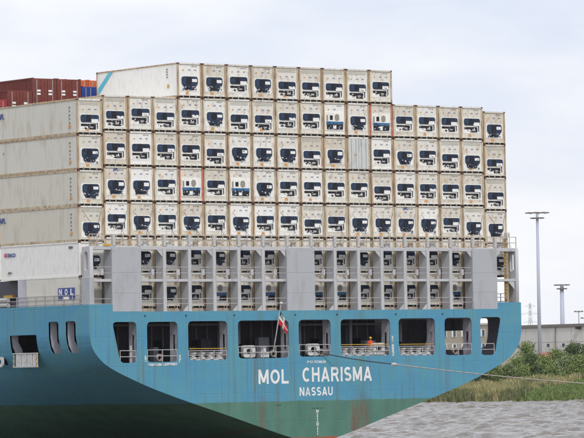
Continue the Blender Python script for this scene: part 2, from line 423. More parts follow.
M['bark'] = mat('bark', srgb(84, 72, 58), .9)
LEAFM = [leafmat('dark_foliage', [srgb(62, 82, 48), srgb(82, 102, 56), srgb(100, 118, 64), srgb(68, 88, 50)]),
         leafmat('mid_foliage', [srgb(92, 114, 60), srgb(116, 136, 72), srgb(140, 154, 86), srgb(100, 120, 64)]),
         leafmat('pale_foliage', [srgb(108, 126, 72), srgb(136, 150, 98), srgb(96, 114, 64), srgb(172, 178, 146)])]
def bush(name, lat, d, h, rw, kind, label, cat, group, n=1500, seed=0):
    rnd = random.Random(seed); z0 = ground_z(lat, d)
    root = empty(name, lp(lat, d, z0)); tag(root, label, cat, group)
    tr = MB(); tr.cyl((0, 0, -.4), (0, 0, h*.5), .16*h/6, 7, .09*h/6)
    cl = []
    for i in range(11):
        a = rnd.uniform(0, 6.28); q = rnd.uniform(.15, .85); zz = rnd.uniform(.25, .88)*h
        c = Vector((math.cos(a)*rw*q*(1.15-zz/h*.75), math.sin(a)*rw*q*(1.15-zz/h*.75), zz)); cl.append((c, rnd.uniform(.28, .5)*rw))
        tr.cyl((0, 0, h*rnd.uniform(.1, .35)), tuple(c*.9), .06*h/6, 5, .02)
    cl.append((Vector((rnd.uniform(-.3, .3), 0, h*.86)), .28*rw))
    v = []; f = []
    for i in range(n):
        c, r = rnd.choice(cl)
        p = Vector((rnd.gauss(0, 1), rnd.gauss(0, 1), rnd.gauss(0, 1))).normalized()
        p = c+p*r*(rnd.uniform(.4, 1.1) if rnd.random() > .12 else rnd.uniform(1.1, 1.4)); p.z = max(p.z, .15)
        s = rnd.uniform(.08, .27)
        a = Vector((rnd.gauss(0, 1), rnd.gauss(0, 1), rnd.gauss(0, .6))).normalized(); b = a.orthogonal().normalized()
        b = (Matrix.Rotation(rnd.uniform(0, 6.28), 3, a) @ b)
        k = len(v); v += [tuple(p-a*s), tuple(p+b*s*.6), tuple(p+a*s), tuple(p-b*s*.6)]; f.append((k, k+1, k+2, k+3))
    me = bpy.data.meshes.new('crown'); me.from_pydata(v, [], f); me.materials.append(LEAFM[kind])
    link('crown', me, root); tr.build('trunk', M['bark'], root)
    return root

# ------------------------------------------------------------------ far buildings (parallel to the ship's length)
M['conc'] = mat('pale_concrete', srgb(216, 214, 212), .8, grime=srgb(184, 180, 176), gamt=.6, gscale=(.4, .4, .15))
M['fascia'] = mat('dark_fascia', srgb(122, 116, 112), .7)
M['darkglass'] = mat('dark_window', srgb(70, 82, 108), .3)
def warehouse():
    p = bgp(521, 985); Xw = p.x
    ya, yb = p.y+16, p.y-72
    zt = 4.6; zb = -9.8
    root = empty('warehouse', (Xw, (ya+yb)/2, zb)); tag(root, 'long pale concrete warehouse with dark roof edge behind the bushes', 'warehouse')
    o = root.location
    def P(mb, name, mt, **k): return mb.build(name, mt, root, **k)
    L_ = (ya-yb)/2
    P(MB().box(0, 40, -L_, L_, 0, zt-zb-.7), 'wall', M['conc'])
    P(MB().box(-.6, 41, -L_-.5, L_+.5, zt-zb-.7, zt-zb), 'roof', M['fascia'])
    # precast panels, proud of the wall with open joints
    st = 5.75; n = int(2*L_/st)
    for i in range(n):
        y0 = L_-(i+1)*st+.07
        pm = MB()
        for za, zc in ((0, 5.0), (5.08, 10.0), (10.08, zt-zb-.75)):
            pm.box(-.22, -.003, y0, y0+st-.14, za, zc)
        P(pm, 'panel', M['conc'])
        P(MB().box(-.3, -.223, y0+st*.42, y0+st*.42+.9, 9.0, 9.7), 'vent', M['darkglass'])
    for y in (L_-st*1.0, L_-st*5):
        P(MB().cyl((-.45, y, 0), (-.45, y, zt-zb-.8), .12, 6), 'downpipe', M['fascia'])
    lm = MB().box(-1.0, -.6, L_-st*6.7, L_-st*6.7+1.6, zt-zb-1.3, zt-zb-.75); P(lm, 'wall_lamp', M['black'])
warehouse()
def office():
    M['tan'] = mat('tan_render', srgb(176, 166, 152), .8, grime=srgb(150, 140, 128), gamt=.5, gscale=(.5, .5, .3))
    p = bgp(493.5, 960); root = empty('office_block', (p.x, p.y, -9.5)); tag(root, 'tan block with white framed windows seen through the stern opening', 'building')
    H = 5.3+8.9
    MB().box(0, 3.4, -2, 34, 0, H).build('wall', M['tan'], root)
    MB().box(-.3, 3.8, -2.3, 34.5, H, H+.4).build('roof', M['conc'], root)
    wm = MB().box(-.12, -.003, 0, 1.7, 0, 1.7).mesh('window', M['label'])
    gm = MB().box(-.16, -.123, .12, 1.0, .1, 1.6).mesh('pane', M['darkglass'])
    for k in range(4):
        for j in range(9):
            o = link('window', wm, root, (0, .2+j*3.7, 1.2+k*3.4)); link('pane', gm, o)
office()
def high_mast(u, D, vtop, wpx, label, heads):
    p = bgp(u, D, -9.8); hor = 369.4-(u-292)*.0171
    zt = (hor-vtop)/FPX*D+CAM.z; H = zt+9.8
    root = empty('high_mast_light', p); tag(root, label, 'light mast', 'tall light masts beyond the far bank')
    r = wpx*D/FPX/2
    M.setdefault('mast', mat('galvanised_mast', srgb(176, 182, 200), .5))
    MB().cyl((0, 0, 0), (0, 0, H-.4), r*1.15, 12, r*.75).build('pole', M['mast'], root, smooth=True)
    k = D/950
    for j, (dz, rr) in enumerate(((0, 3.1), (1.25, 1.6)) if heads else ((0, 1.9), (.9, 1.1))):
        hm = MB().ring((0, 0), rr*k*.45, rr*k*.55, -.1*k, .1*k, 16); me = hm.mesh('head_ring', M['fascia']); me.transform(Matrix.Rotation(R(90), 4, 'X'))
        ro = link('head_ring', me, root, (0, 0, H-dz*k-.2))
        for q in range(8):
            a = q*math.pi/4
            x, y = math.cos(a)*rr*k*.8, math.sin(a)*rr*k*.8
            MB().box(x-.28*k, x+.28*k, y-.28*k, y+.28*k, -.16*k, .12*k).cyl((0, 0, 0), (x, y, 0), .07*k, 4).build('floodlight', M['fascia'], ro)
    return root
high_mast(537.4, 935, 212, 3.6, 'tallest light mast with two lamp rings, nearest the ship', True)
high_mast(560.6, 1500, 284.5, 5.0, 'thick shorter light mast right of the tallest one', False)
def street_lamp(u, D, vtop):
    p = bgp(u, D, -9.5); zt = (369.4-(u-292)*.0171-vtop)/FPX*D+CAM.z; H = zt+9.5
    root = empty('street_lamp', p); return root, H
for u, vt, lb in ((577, 312, 'small lamp post with three lamp heads at the right edge'), (583.5, 318.5, 'small lamp post cut by the right edge of the picture')):
    root, H = street_lamp(u, 1150, vt); tag(root, lb, 'lamp post', 'small lamp posts behind the warehouse')
    MB().cyl((0, 0, 0), (0, 0, H), .13, 8, .09).build('pole', M['fascia'], root)
    MB().cyl(tuple(-R0v*1.1+Vector((0, 0, H))), tuple(R0v*1.1+Vector((0, 0, H))), .07, 6).build('arm', M['fascia'], root)
    for q in (-1, 0, 1):
        c = R0v*q*.95+Vector((0, 0, H)); MB().box(c.x-.28, c.x+.28, c.y-.28, c.y+.28, c.z, c.z+.3).build('lamp_head', M['fascia'], root)
def pylon(u, D, vtop, label):
    p = bgp(u, D, -9.5); H = (369.4-(u-292)*.0171-vtop)/FPX*D+CAM.z+9.5
    root = empty('power_pylon', p); tag(root, label, 'pylon')
    M.setdefault('pyl', mat('hazed_pylon_steel', srgb(196, 202, 212), .6))  # steel paled so the distance haze sits in the colour
    t = MB(); s = .055*H
    lv = [0, .2, .38, .54, .68, .8, .9, 1.0]
    def c(i, f): k = s*(1-f)**1.3+.4; return (k*(1 if i in (0, 1) else -1), k*(1 if i in (0, 3) else -1), f*H)
    for a, b in zip(lv, lv[1:]):
        for i in range(4):
            t.cyl(c(i, a), c(i, b), .09, 4); t.cyl(c(i, a), c((i+1) % 4, b), .05, 4); t.cyl(c((i+1) % 4, a), c(i, b), .05, 4)
    t.build('lattice', M['pyl'], root)
    for f, wd in ((.72, .2), (.84, .26), (.95, .15)):
        a = MB(); e = R0v*wd*H*.5
        a.cyl(tuple(-e+Vector((0, 0, f*H))), tuple(e+Vector((0, 0, f*H))), .12, 4)
        a.cyl(tuple(-e+Vector((0, 0, f*H))), (0, 0, f*H+.03*H), .12, 4); a.cyl(tuple(e+Vector((0, 0, f*H))), (0, 0, f*H+.03*H), .12, 4)
        a.build('cross_arm', M['pyl'], root)
pylon(528.5, 2300, 303, 'faint lattice power pylon left of the tallest mast')

# trees and bushes on the bank (lat = metres right of the view axis)
def latu(u, d): return (u-292)/FPX*d
BUSH = [ # u, depth, height, radius, foliage kind, label, category
 (523.5, 905, 9.2, 3.6, 1, 'tall pointed bush against the wall just right of the hull', 'bush'),
 (531, 900, 6.0, 3.6, 0, 'dark bush at the foot of the tallest mast', 'bush'),
 (514, 893, 5.2, 3.6, 1, 'mid green bush peeping out under the stern corner', 'bush'),
 (505, 890, 4.0, 2.6, 2, 'pale flowering bush low beside the stern corner', 'bush'),
 (543, 895, 4.6, 3.8, 1, 'rounded bush between mast and the wooded slope', 'bush'),
 (555, 903, 7.0, 3.9, 1, 'bush on the rising slope right of the red roof', 'bush'),
 (567, 905, 8.4, 3.8, 0, 'dark bush in front of the warehouse vents', 'bush'),
 (575, 908, 8.6, 3.8, 0, 'tall dark tree rising before the warehouse', 'tree'),
 (584, 905, 7.8, 3.6, 0, 'dark tree cut by the right edge of the picture', 'tree'),
 (562, 890, 4.8, 3.8, 2, 'pale green shrub low on the slope', 'bush'),
 (574, 888, 5.0, 4.0, 1, 'broad shrub low on the slope near the right edge', 'bush'),
 (586, 888, 5.4, 4.0, 1, 'shrub low on the slope cut by the right edge', 'bush'),
 (521, 886, 2.9, 2.8, 1, 'low shrub above the reeds near the ship', 'bush'),
 (534, 886, 3.0, 3.0, 0, 'low dark shrub above the reeds below the mast', 'bush'),
 (549, 885, 3.0, 3.0, 1, 'low shrub above the reeds at the middle of the bank', 'bush'),
 (494, 888, 4.2, 3.4, 1, 'bush half hidden behind the stern corner', 'bush'),
 (484, 890, 5.4, 3.6, 0, 'dark bush seen low through the rightmost stern opening', 'bush'),
 (470, 890, 5.4, 3.8, 0, 'dark bush seen through the starboard mooring opening', 'bush'),
 (457, 890, 5.0, 3.8, 1, 'green bush far back behind the mooring deck', 'bush'),
]
for i, (u, d, h, r, k, lb, ct) in enumerate(BUSH):
    bush('tree' if ct == 'tree' else 'bush', latu(u, d), d, h, r, k, lb, ct, 'bushes and trees on the far bank', n=3200, seed=i+3)
# red roofed hut half hidden in the bushes
hp = bgp(546, 915, 0); hz = -8.8
hut = empty('hut', (hp.x, hp.y, hz)); tag(hut, 'small red hut half hidden among the bushes', 'hut')
M['hutred'] = mat('hut_red', srgb(160, 96, 80), .8)
MB().box(-1.8, 1.8, -2, 2, 0, 5.4).build('wall', M['hutred'], hut); MB().prism([(-2.1, 5.4), (2.1, 5.4), (0, 6.4)], -2.2, 2.2).build('roof', M['hutred'], hut)

# ================================================================== THE SHIP
ship = empty('container_ship', (0, 0, 0))
tag(ship, 'blue hulled container ship seen from the stern with nine mooring openings', 'ship')
XC = 22.55; YT = -1.5
PT = [(22.7,.28),(22.7,-.5),(22.7,-1.4),(22.68,-2.3),(22.35,-3.4),(21.4,-4.45),(20.2,-5.15),(18.7,-5.8),(17.2,-6.4),(15.5,-7.0),(13,-7.8),(9.2,-8.95),(6,-9.95),(3.2,-10.8),(0,-11.7)]
PF = [(22.7,.28),(22.7,-1),(22.7,-3.5),(22.7,-6),(22.7,-9),(22.7,-12),(22.6,-15),(22,-18),(21,-20),(19.5,-22),(17,-23.5),(13,-24),(9,-24),(4,-24),(0,-24)]
def cat_interp(P, sub=5):
    res = []; n = len(P)
    for i in range(n-1):
        p0 = P[max(i-1, 0)]; p1 = P[i]; p2 = P[i+1]; p3 = P[min(i+2, n-1)]
        for j in range(sub):
            t = j/sub
            res.append(tuple(.5*((2*b)+(-a+c)*t+(2*a-5*b+4*c-d)*t*t+(-a+3*b-3*c+d)*t**3) for a, b, c, d in zip(p0, p1, p2, p3)))
    res.append(P[-1]); return res
CT = [(min(a, 22.7), b) for a, b in cat_interp(PT)]; CF = [(min(a, 22.7), b) for a, b in cat_interp(PF)]
def hull_shell():
    stations = [YT, 0, 1.5, 3, 4.5, 6, 8, 10, 12.5, 15, 18, 22, 27, 33, 40, 50, 62, 75, 90, 120]
    v = []; f = []
    rows = []
    for y in stations:
        t = min(1, (y-YT)/78); wgt = min(1, .55*t+.45*t*t) if t < 1 else 1
        half = [(a[0]*(1-wgt)+b[0]*wgt, a[1]*(1-wgt)+b[1]*wgt) for a, b in zip(CT, CF)]
        row = [(XC-x, y, z) for x, z in half]+[(XC+x, y, z) for x, z in half[::-1][1:]]
        rows.append(len(v)); v += row
    k = len(row)
    for i in range(len(stations)-1):
        for j in range(k-1):
            f.append((rows[i]+j, rows[i+1]+j, rows[i+1]+j+1, rows[i]+j+1))
    me = bpy.data.meshes.new('hull'); me.from_pydata(v, [], f); me.update()
    o = link('hull', me)
    s = o.modifiers.new('s', 'SOLIDIFY'); s.thickness = .06; s.offset = -1; me.materials.append(M['hull']); me.materials.append(M['inner']); s.material_offset = 1; s.material_offset_rim = 1
    cut = MB()
    def slot(pl, x0, x1):      # pl in (y,z)
        n = len(cut.v); kk = len(pl)
        cut.v += [(x0, a, b) for a, b in pl]+[(x1, a, b) for a, b in pl]
        cut.f.append(tuple(n+i for i in range(kk))); cut.f.append(tuple(n+2*kk-1-i for i in range(kk)))
        for i in range(kk):
            j = (i+1) % kk; cut.f.append((n+j, n+i, n+kk+i, n+kk+j))
    for x0, x1 in ((-1.2, 2.6), (2*XC-2.6, 2*XC+1.2)):
        slot(rrect(3.02, 4.55, -3.62, -1.02, .28), x0, x1)
        if x0 < 0: slot(rrect(.45, 1.98, -3.62, -1.02, .28), x0, x1)
        slot(rrect(6.35, 10.5, -3.66, -2.05, .15), x0, x1)
        slot(rrect(11.6, 12.3, -4.5, -3.95, .25), x0, x1)
    co = cut.build('cutter', M['black'])
    b = o.modifiers.new('b', 'BOOLEAN'); b.operation = 'DIFFERENCE'; b.object = co; b.solver = 'EXACT'
    dg = bpy.context.evaluated_depsgraph_get(); dg.update()
    m2 = bpy.data.meshes.new_from_object(o.evaluated_get(dg)); m2.name = 'hull'
    bpy.data.objects.remove(o); bpy.data.objects.remove(co)
    for p in m2.polygons: p.use_smooth = True
    m2.set_sharp_from_angle(angle=R(28))
    return link('hull', m2, ship)
hull_shell()
# transom plate with nine openings
LF = [(XC-x, z) for x, z in CT]; RT = [(XC+x, z) for x, z in CT[::-1][1:]]
outer = LF+RT+[(42.68, .28), (42.62, -.28), (2.15, -.33), (2.1, .28)]
WIN = [rpoly([(2.84,-4.5),(4.46,-4.52),(4.46,-1.16),(2.08,-1.16)], .42), rpoly([(5.5,-4.47),(8.55,-4.47),(8.55,-1.17),(5.5,-1.17)], .42),
       rpoly([(9.6,-4.37),(13.57,-4.37),(13.57,-1.14),(9.6,-1.14)], .42), rpoly([(14.66,-4.28),(19.9,-4.28),(19.9,-1.12),(14.66,-1.12)], .42),
       rpoly([(20.94,-4.2),(24.3,-4.2),(24.3,-1.1),(20.94,-1.1)], .42), rpoly([(25.37,-4.2),(30.66,-4.2),(30.66,-1.08),(25.37,-1.08)], .42),
       rpoly([(31.6,-4.23),(35.57,-4.23),(35.57,-1.05),(31.6,-1.05)], .42), rpoly([(36.64,-4.26),(39.63,-4.26),(39.63,-1.03),(36.64,-1.03)], .42),
       rpoly([(40.65,-4.3),(42.2,-4.3),(42.95,-1.0),(40.59,-1.0)], .42)]
me = plate('transom', outer, WIN, .07, M['hull']); me.transform(Matrix.Rotation(R(90), 4, 'X'))
tr = link('transom', me, ship, (0, YT-.04, 0))
me2 = me
# mooring deck inside
FZ, CZ = -4.62, -.62
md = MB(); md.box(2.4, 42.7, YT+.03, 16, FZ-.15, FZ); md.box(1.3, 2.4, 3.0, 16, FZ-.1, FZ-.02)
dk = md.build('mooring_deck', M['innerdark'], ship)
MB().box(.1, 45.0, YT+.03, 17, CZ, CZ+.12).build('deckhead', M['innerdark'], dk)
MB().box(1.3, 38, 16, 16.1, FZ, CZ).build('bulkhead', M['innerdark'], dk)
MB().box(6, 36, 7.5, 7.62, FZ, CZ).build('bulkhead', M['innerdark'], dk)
webX = [5.0, 9.07, 14.1, 20.42, 24.83, 31.12, 36.1, 40.1]
holeplate = plate('web_frame', rrect(0, 1.15, FZ, CZ, .02, 1), [rrect(.42, .72, -3.6, -2.2, .14)], .03, M['inner'])
holeplate.transform(Matrix(((0, 0, 1, 0), (1, 0, 0, 0), (0, 1, 0, 0), (0, 0, 0, 1))))
for x in webX:
    for dx in ((-.42, .42) if x not in () else (0,)):
        link('web_frame', holeplate, dk, (x+dx, YT+.04, 0))
for s in (0, 1):       # side slots' frames
    for y in ((2.0, 4.58, 10.55) if s == 0 else (4.58, 10.55)):
        pl = [(.1, CZ), (.1, -2.3), (.2, -3.0), (.5, -3.6), (1.2, -3.95), (1.15, -3.3), (.74, -2.6), (.7, CZ)]
        if s: pl = [(2*XC-a, b) for a, b in pl]
        MB().prism(pl, y, y+.03).build('side_frame', M['inner'], dk)
for x in (8, 13, 19, 25.5, 31, 36.5):   # pillars and machinery in the gloom
    MB().cyl((x, 4.5, FZ), (x, 4.5, CZ), .16, 10).build('pillar', M['inner'], dk, smooth=True)
sb = random.Random(9)
for k in range(26):
    x = 6.3+k*1.15; MB().box(x, x+.06, 7.36, 7.5, FZ, CZ).build('stiffener', M['inner'], dk)
for x in (7.2, 12.2, 16.2, 22.9, 28.9, 33.4):
    MB().box(x, x+.8, 7.3, 7.34, FZ+.15, FZ+2.0).build('deck_door', M['black'], dk)
for k in range(14):
    x = 3+k*2.4+sb.uniform(-.4, .4); z = FZ; y = sb.uniform(3.2, 6.5)
    MB().box(x, x+sb.uniform(.4, 1.2), y, y+.6, z, z+sb.uniform(.6, 2.2)).build('deck_gear', sb.choice([M['inner'], M['winch'], M['innerdark'], M['rail']]), dk)
for y in (1.5, 3.2, 5.4): MB().box(2.6, 42.4, y, y+.12, CZ-.45, CZ).build('deck_beam', M['inner'], dk)
MB().tube([(5.5, 5.9, CZ-.7), (20, 5.9, CZ-.7), (20, 5.9, FZ+1)], .12, 8).build('pipe', M['rail'], dk)
MB().tube([(24, 4.9, FZ), (24, 4.9, CZ-.8), (36, 4.9, CZ-.8)], .1, 8).build('pipe', M['rail'], dk)
def winch(x, y):
    o = MB().box(x-.9, x+.9, y-.5, y+.5, FZ, FZ+.35).build('mooring_winch', M['winch'], dk)
    return o
for x in (11.5, 17.3, 27.4, 34.2):
    wc = MB(); wc.box(x-1.0, x+1.0, 2.2, 3.4, FZ, FZ+.3); wc.cyl((x-.8, 2.8, FZ+.95), (x+.8, 2.8, FZ+.95), .38, 14)
    for e in (-.85, -.1, .85): wc.cyl((x+e-.04, 2.8, FZ+.95), (x+e+.04, 2.8, FZ+.95), .68, 16)
    wc.box(x+1.0, x+1.6, 2.4, 3.2, FZ, FZ+1.4)
    wc.build('mooring_winch', M['winch'], dk)
# rails and gear in each opening
def railing(name, x0, x1, z0, zs, y, mt, parent, step=1.3, r=.028):
    b = MB()
    for z in zs: b.box(x0, x1, y-r, y+r, z-r, z+r)
    n = max(1, round((x1-x0)/step))
    for i in range(n+1):
        x = x0+(x1-x0)*i/n; b.box(x-r, x+r, y-r*.9, y+r*.9, z0, max(zs)+r*.5)
    return b.build(name, mt, parent)
def panama(x, z):      # closed fairlead: white block with oval hole
    b = plate('fairlead', rrect(-.62, .62, 0, 1.0, .2), [rrect(-.3, .3, .28, .72, .21)], .35, M['whitegear']); b.transform(Matrix.Rotation(R(90), 4, 'X'))
    o = link('fairlead', b, tr, (x, YT+.26-YT, 0)); o.location = (x, .28, z); 
    rg = MB().ring((0, .5), .33, .44, -.24, -.18, 18).build('ring', M['label'], None); rg.data.transform(Matrix.Scale(1, 4)); bpy.data.objects.remove(rg)
    return o
def bitts(x, z, n):     # row of pale bollard rollers behind a low sill
    for i in range(n):
        b = MB(); xx = x+i*.88
        b.cyl((xx, .45, z), (xx, .45, z+.2), .36, 12); b.cyl((xx, .45, z+.2), (xx, .45, z+.46), .2, 12, .26); b.cyl((xx, .45, z+.46), (xx, .45, z+.58), .37, 12)
        b.build('roller', M['whitegear'], tr, smooth=False)
ZB = [-4.5, -4.47, -4.37, -4.28, -4.2, -4.2, -4.23, -4.26, -4.3]
XR = [(2.85, 4.4), (5.55, 8.5), (9.65, 13.5), (14.7, 19.85), (21, 24.25), (25.4, 30.6), (31.65, 35.5), (36.7, 39.6), (40.7, 42.15)]
for i, ((a, b), z) in enumerate(zip(XR, ZB)):
    if i in (2, 5, 6):
        railing('railing', a, b, z, [z+.42, z+.78], .02, M['rail'], tr)
        MB().box(a+.05, b-.1, -.0, .05, z+.93, z+.985).build('top_rail', M['yellow'], tr)
        MB().box(a+.3, b-.2, .2, .8, z-.02, z+.1).build('roller_base', M['whitegear'], tr)
    else:
        railing('railing', a, b, z, [z+.5, z+1.0], .02, M['rail'], tr)
for x, z in ((12.6, -4.3), (19.0, -4.2), (24.0, -4.15), (33.0, -4.15), (38.6, -4.2), (7.4, -4.4)):
    MB().ring((x, z+.3), .22, .3, .9, 1.15, 14).build('rope_coil', M['rope'], tr)
for x in (5.3, 9.4, 14.3, 20.6, 25.0, 31.3, 36.4):
    MB().box(x-.05, x+.05, -.1, -.04, -.72, -.62).build('scupper', M['black'], tr)
bitts(10.35, -4.3, 4); bitts(26.1, -4.1, 4); bitts(32.3, -4.15, 4)
panama(15.9, -4.2); panama(22.6, -4.12); panama(29.55, -4.12)
MB().box(17.1, 17.95, .15, .6, -4.2, -3.75).cyl((17.5, .35, -3.75), (17.5, .35, -3.35), .26, 10).cyl((17.5, .35, -3.35), (17.5, .35, -3.25), .36, 10).build('capstan', M['whitegear'], tr)
MB().box(3.9, 4.05, .1, .2, -4.5, -3.1).build('stanchion', M['rail'], tr)
# worn white scrape under the second opening
M['scrape'] = mat('chafed_white', srgb(206, 208, 206), .7, grime=srgb(90, 140, 160), gamt=1, gscale=(2.5, 2, 3), lo=.45, hi=.6)
MB().prism(rpoly([(5.5,-4.82),(8.45,-4.76),(8.45,-4.56),(5.5,-4.6)], .05, 2), -.062, -.037).build('chafe_patch', M['scrape'], tr)
MB().prism(rpoly([(8.62,-4.6),(8.84,-4.3),(8.8,-3.9),(8.64,-3.9)], .03, 2), -.062, -.037).build('chafe_patch', M['scrape'], tr)
MB().prism(rpoly([(5.2,-4.5),(5.4,-4.55),(5.38,-4.0),(5.24,-3.9)], .03, 2), -.062, -.037).build('chafe_patch', M['scrape'], tr)
MB().prism(rpoly([(30.8,-4.3),(31.05,-4.2),(31.0,-2.6),(30.82,-2.5)], .05, 2), -.062, -.037).build('chafe_patch', M['scrape'], tr)
# port side balcony in the large opening, and its fairlead further forward
bal = MB()
for y in (6.5, 7.35, 8.2, 9.05): bal.box(-.02, .03, y, y+.62, -4.62, -3.62)
bal.box(-.06, .04, 6.3, 10.1, -3.6, -3.52); bal.box(-.08, .04, 6.3, 10.1, -4.72, -4.64)
for y in (6.32, 7.2, 8.05, 8.9, 9.95): bal.box(-.07, .0, y, y+.07, -4.72, -3.55)
bal.build('side_rail_screen', M['whitegear'], ship, (-.06, 0, 0))
rp = MB()
for y in (6.4, 9.9): rp.tube([(-.16, y+.1*math.sin(k*2.1), -3.6-k*.14) for k in range(9)], .035, 5)
rp.build('safety_rope', M['yellow'], ship)
fl = plate('side_fairlead', rrect(11.45, 12.45, -4.65, -3.8, .3), [rrect(11.72, 12.18, -4.42, -4.03, .19)], .12, M['whitegear'])
fl.transform(Matrix(((0, 0, 1, 0), (1, 0, 0, 0), (0, 1, 0, 0), (0, 0, 0, 1))))
link('side_fairlead', fl, ship, (-.17, 0, 0))

# lettering: sans capitals cut from strips, each strip a hair above the last
def arc(cx, cz, rx, rz, a0, a1, n=14): return [(cx+rx*math.cos(R(a0+(a1-a0)*i/n)), cz+rz*math.sin(R(a0+(a1-a0)*i/n))) for i in range(n+1)]
GL = {   # width, strokes on a unit-high cell (centre lines inset by half the stroke t=.19)
 'M': (.92, [[(.095, 0), (.095, 1)], [(.825, 0), (.825, 1)], [(.12, .97), (.46, .12)], [(.80, .97), (.46, .12)]]),
 'O': (.84, [arc(.42, .5, .325, .405, 0, 360, 28)]), 'L': (.64, [[(.095, 0), (.095, 1)], [(.095, .09), (.64, .09)]]),
 'C': (.78, [arc(.42, .5, .325, .405, 52, 308, 22)]), 'H': (.76, [[(.095, 0), (.095, 1)], [(.665, 0), (.665, 1)], [(.1, .53), (.66, .53)]]),
 'A': (.84, [[(.09, 0), (.42, .98)], [(.75, 0), (.42, .98)], [(.2, .28), (.64, .28)]]),
 'R': (.80, [[(.095, 0), (.095, 1)], [(.095, .91), (.45, .91)]+arc(.45, .7, .2, .21, 90, -90, 8)+[(.095, .49)], [(.45, .49), (.70, 0)]]),
 'I': (.19, [[(.095, 0), (.095, 1)]]), 'N': (.78, [[(.095, 0), (.095, 1)], [(.685, 0), (.685, 1)], [(.12, .95), (.66, .05)]]),
 'S': (.72, [arc(.36, .705, .255, .2, 35, 180, 8)+arc(.36, .705, .255, .205, 190, 262, 4)[:-1]+arc(.36, .295, .265, .2, 82, -35, 8)+arc(.36, .295, .265, .2, -50, -150, 7)]),
 'U': (.76, [[(.095, 1), (.095, .36)]+arc(.38, .36, .285, .27, 180, 360, 12)+[(.665, 1)]]),
}
def strip(b, pts, t, y, close=False):
    n = len(pts); L_, R_ = [], []
    for i in range(n):
        p = Vector(pts[i])
        if close: d0 = p-Vector(pts[i-1] if i else pts[n-2]); d1 = Vector(pts[i+1] if i < n-1 else pts[1])-p
        else: d0 = p-Vector(pts[max(i-1, 0)]); d1 = Vector(pts[min(i+1, n-1)])-p
        if d0.length < 1e-9: d0 = d1
        if d1.length < 1e-9: d1 = d0
        d = (d0.normalized()+d1.normalized()).normalized(); nn = Vector((-d.y, d.x)); k = 1/max(.5, nn.dot(Vector((-d1.normalized().y, d1.normalized().x))))
        L_.append(p+nn*t/2*k); R_.append(p-nn*t/2*k)
    k0 = len(b.v); b.v += [(p.x, y, p.y) for p in L_]+[(p.x, y, p.y) for p in R_]
    for i in range(n-1): b.f.append((k0+i, k0+i+1, k0+n+i+1, k0+n+i))
def put_word(name, word, x0, x1, z0, z1, t=.185, gap=.16, mt='letter', mirror_to=None, parent=None):
    b = MB(); x = 0; h = z1-z0; layer = 0
    for ch in word:
        wd, st = GL[ch]
        for sk in st:
            layer = (layer+1) % 5
            cl_ = ch == 'O'
            strip(b, [(x+px, pz) for px, pz in sk], t, -layer*.0012, cl_)
        x += wd+gap
    x -= gap; sx = (x1-x0)/x
    b.v = [(x0+vx*sx, YT-.082+vy, z0+vz*h) for vx, vy, vz in b.v]
    me = bpy.data.meshes.new(name); me.from_pydata(b.v, [], b.f); me.materials.append(M[mt])
    return link(name, me, ship)
def put_text(name, txt, xc, zc, size, matn='letter', w=None, h=None, y=YT-.085):
    me = text_mesh(txt, size, M[matn], .004, 1, .004)
    xs = [v.co.x for v in me.vertices]; zs = [v.co.z for v in me.vertices]
    me.transform(Matrix.Translation((xc, 0, zc)) @ Matrix.Diagonal((w/(max(xs)-min(xs)), 1, h/(max(zs)-min(zs)), 1)) @ Matrix.Translation((-(max(xs)+min(xs))/2, 0, -(max(zs)+min(zs))/2)))
    return link(name, me, ship, (0, y, 0))
put_word('ship_name', 'MOL', 16.67, 19.8, -6.44, -5.24)
put_word('ship_name', 'CHARISMA', 21.25, 28.6, -6.34, -5.12)
put_word('home_port', 'NASSAU', 20.92, 24.4, -7.51, -6.78)
put_text('registry_number', 'IMO 9338628', 22.75, -4.66, .3, w=1.95, h=.21)
M['darkletter'] = mat('dark_letter_paint', srgb(52, 84, 80), .6)
dm = []
for k, t_ in enumerate(('34', '2', '8', '6', '4', '33', '2', '8', '6', '4')):
    mm = text_mesh(t_, .3 if len(t_) > 1 else .22, M['letter'], .01, 1, .004); dm.append((mm, Matrix.Translation((22.74, YT-.085, -8.82-k*.215))))
link('draft_marks', join_meshes('draft_marks', dm, M['letter']), ship)
MB().box(22.15, 22.5, YT-.083, YT-.078, -8.6, -8.53).box(22.6, 22.95, YT-.083, YT-.078, -8.6, -8.52).box(23.05, 23.35, YT-.083, YT-.078, -8.59, -8.53).box(18.5, 19.0, YT-.083, YT-.078, -8.27, -8.2).build('worn_marking', M['darkletter'], ship)

# decks
MB().box(2.2, 42.6, YT+.02, 140, -.48, -.36).box(.1, 2.2, YT+.02, 140, -.1, .02).box(42.6, 45.0, YT+.02, 140, -.1, .02).build('weather_deck', M['deck'], ship)
MB().box(2.6, 42.5, .12, 12.0, -.355, -.03).build('hatch_cover', M['rustylash'], ship)
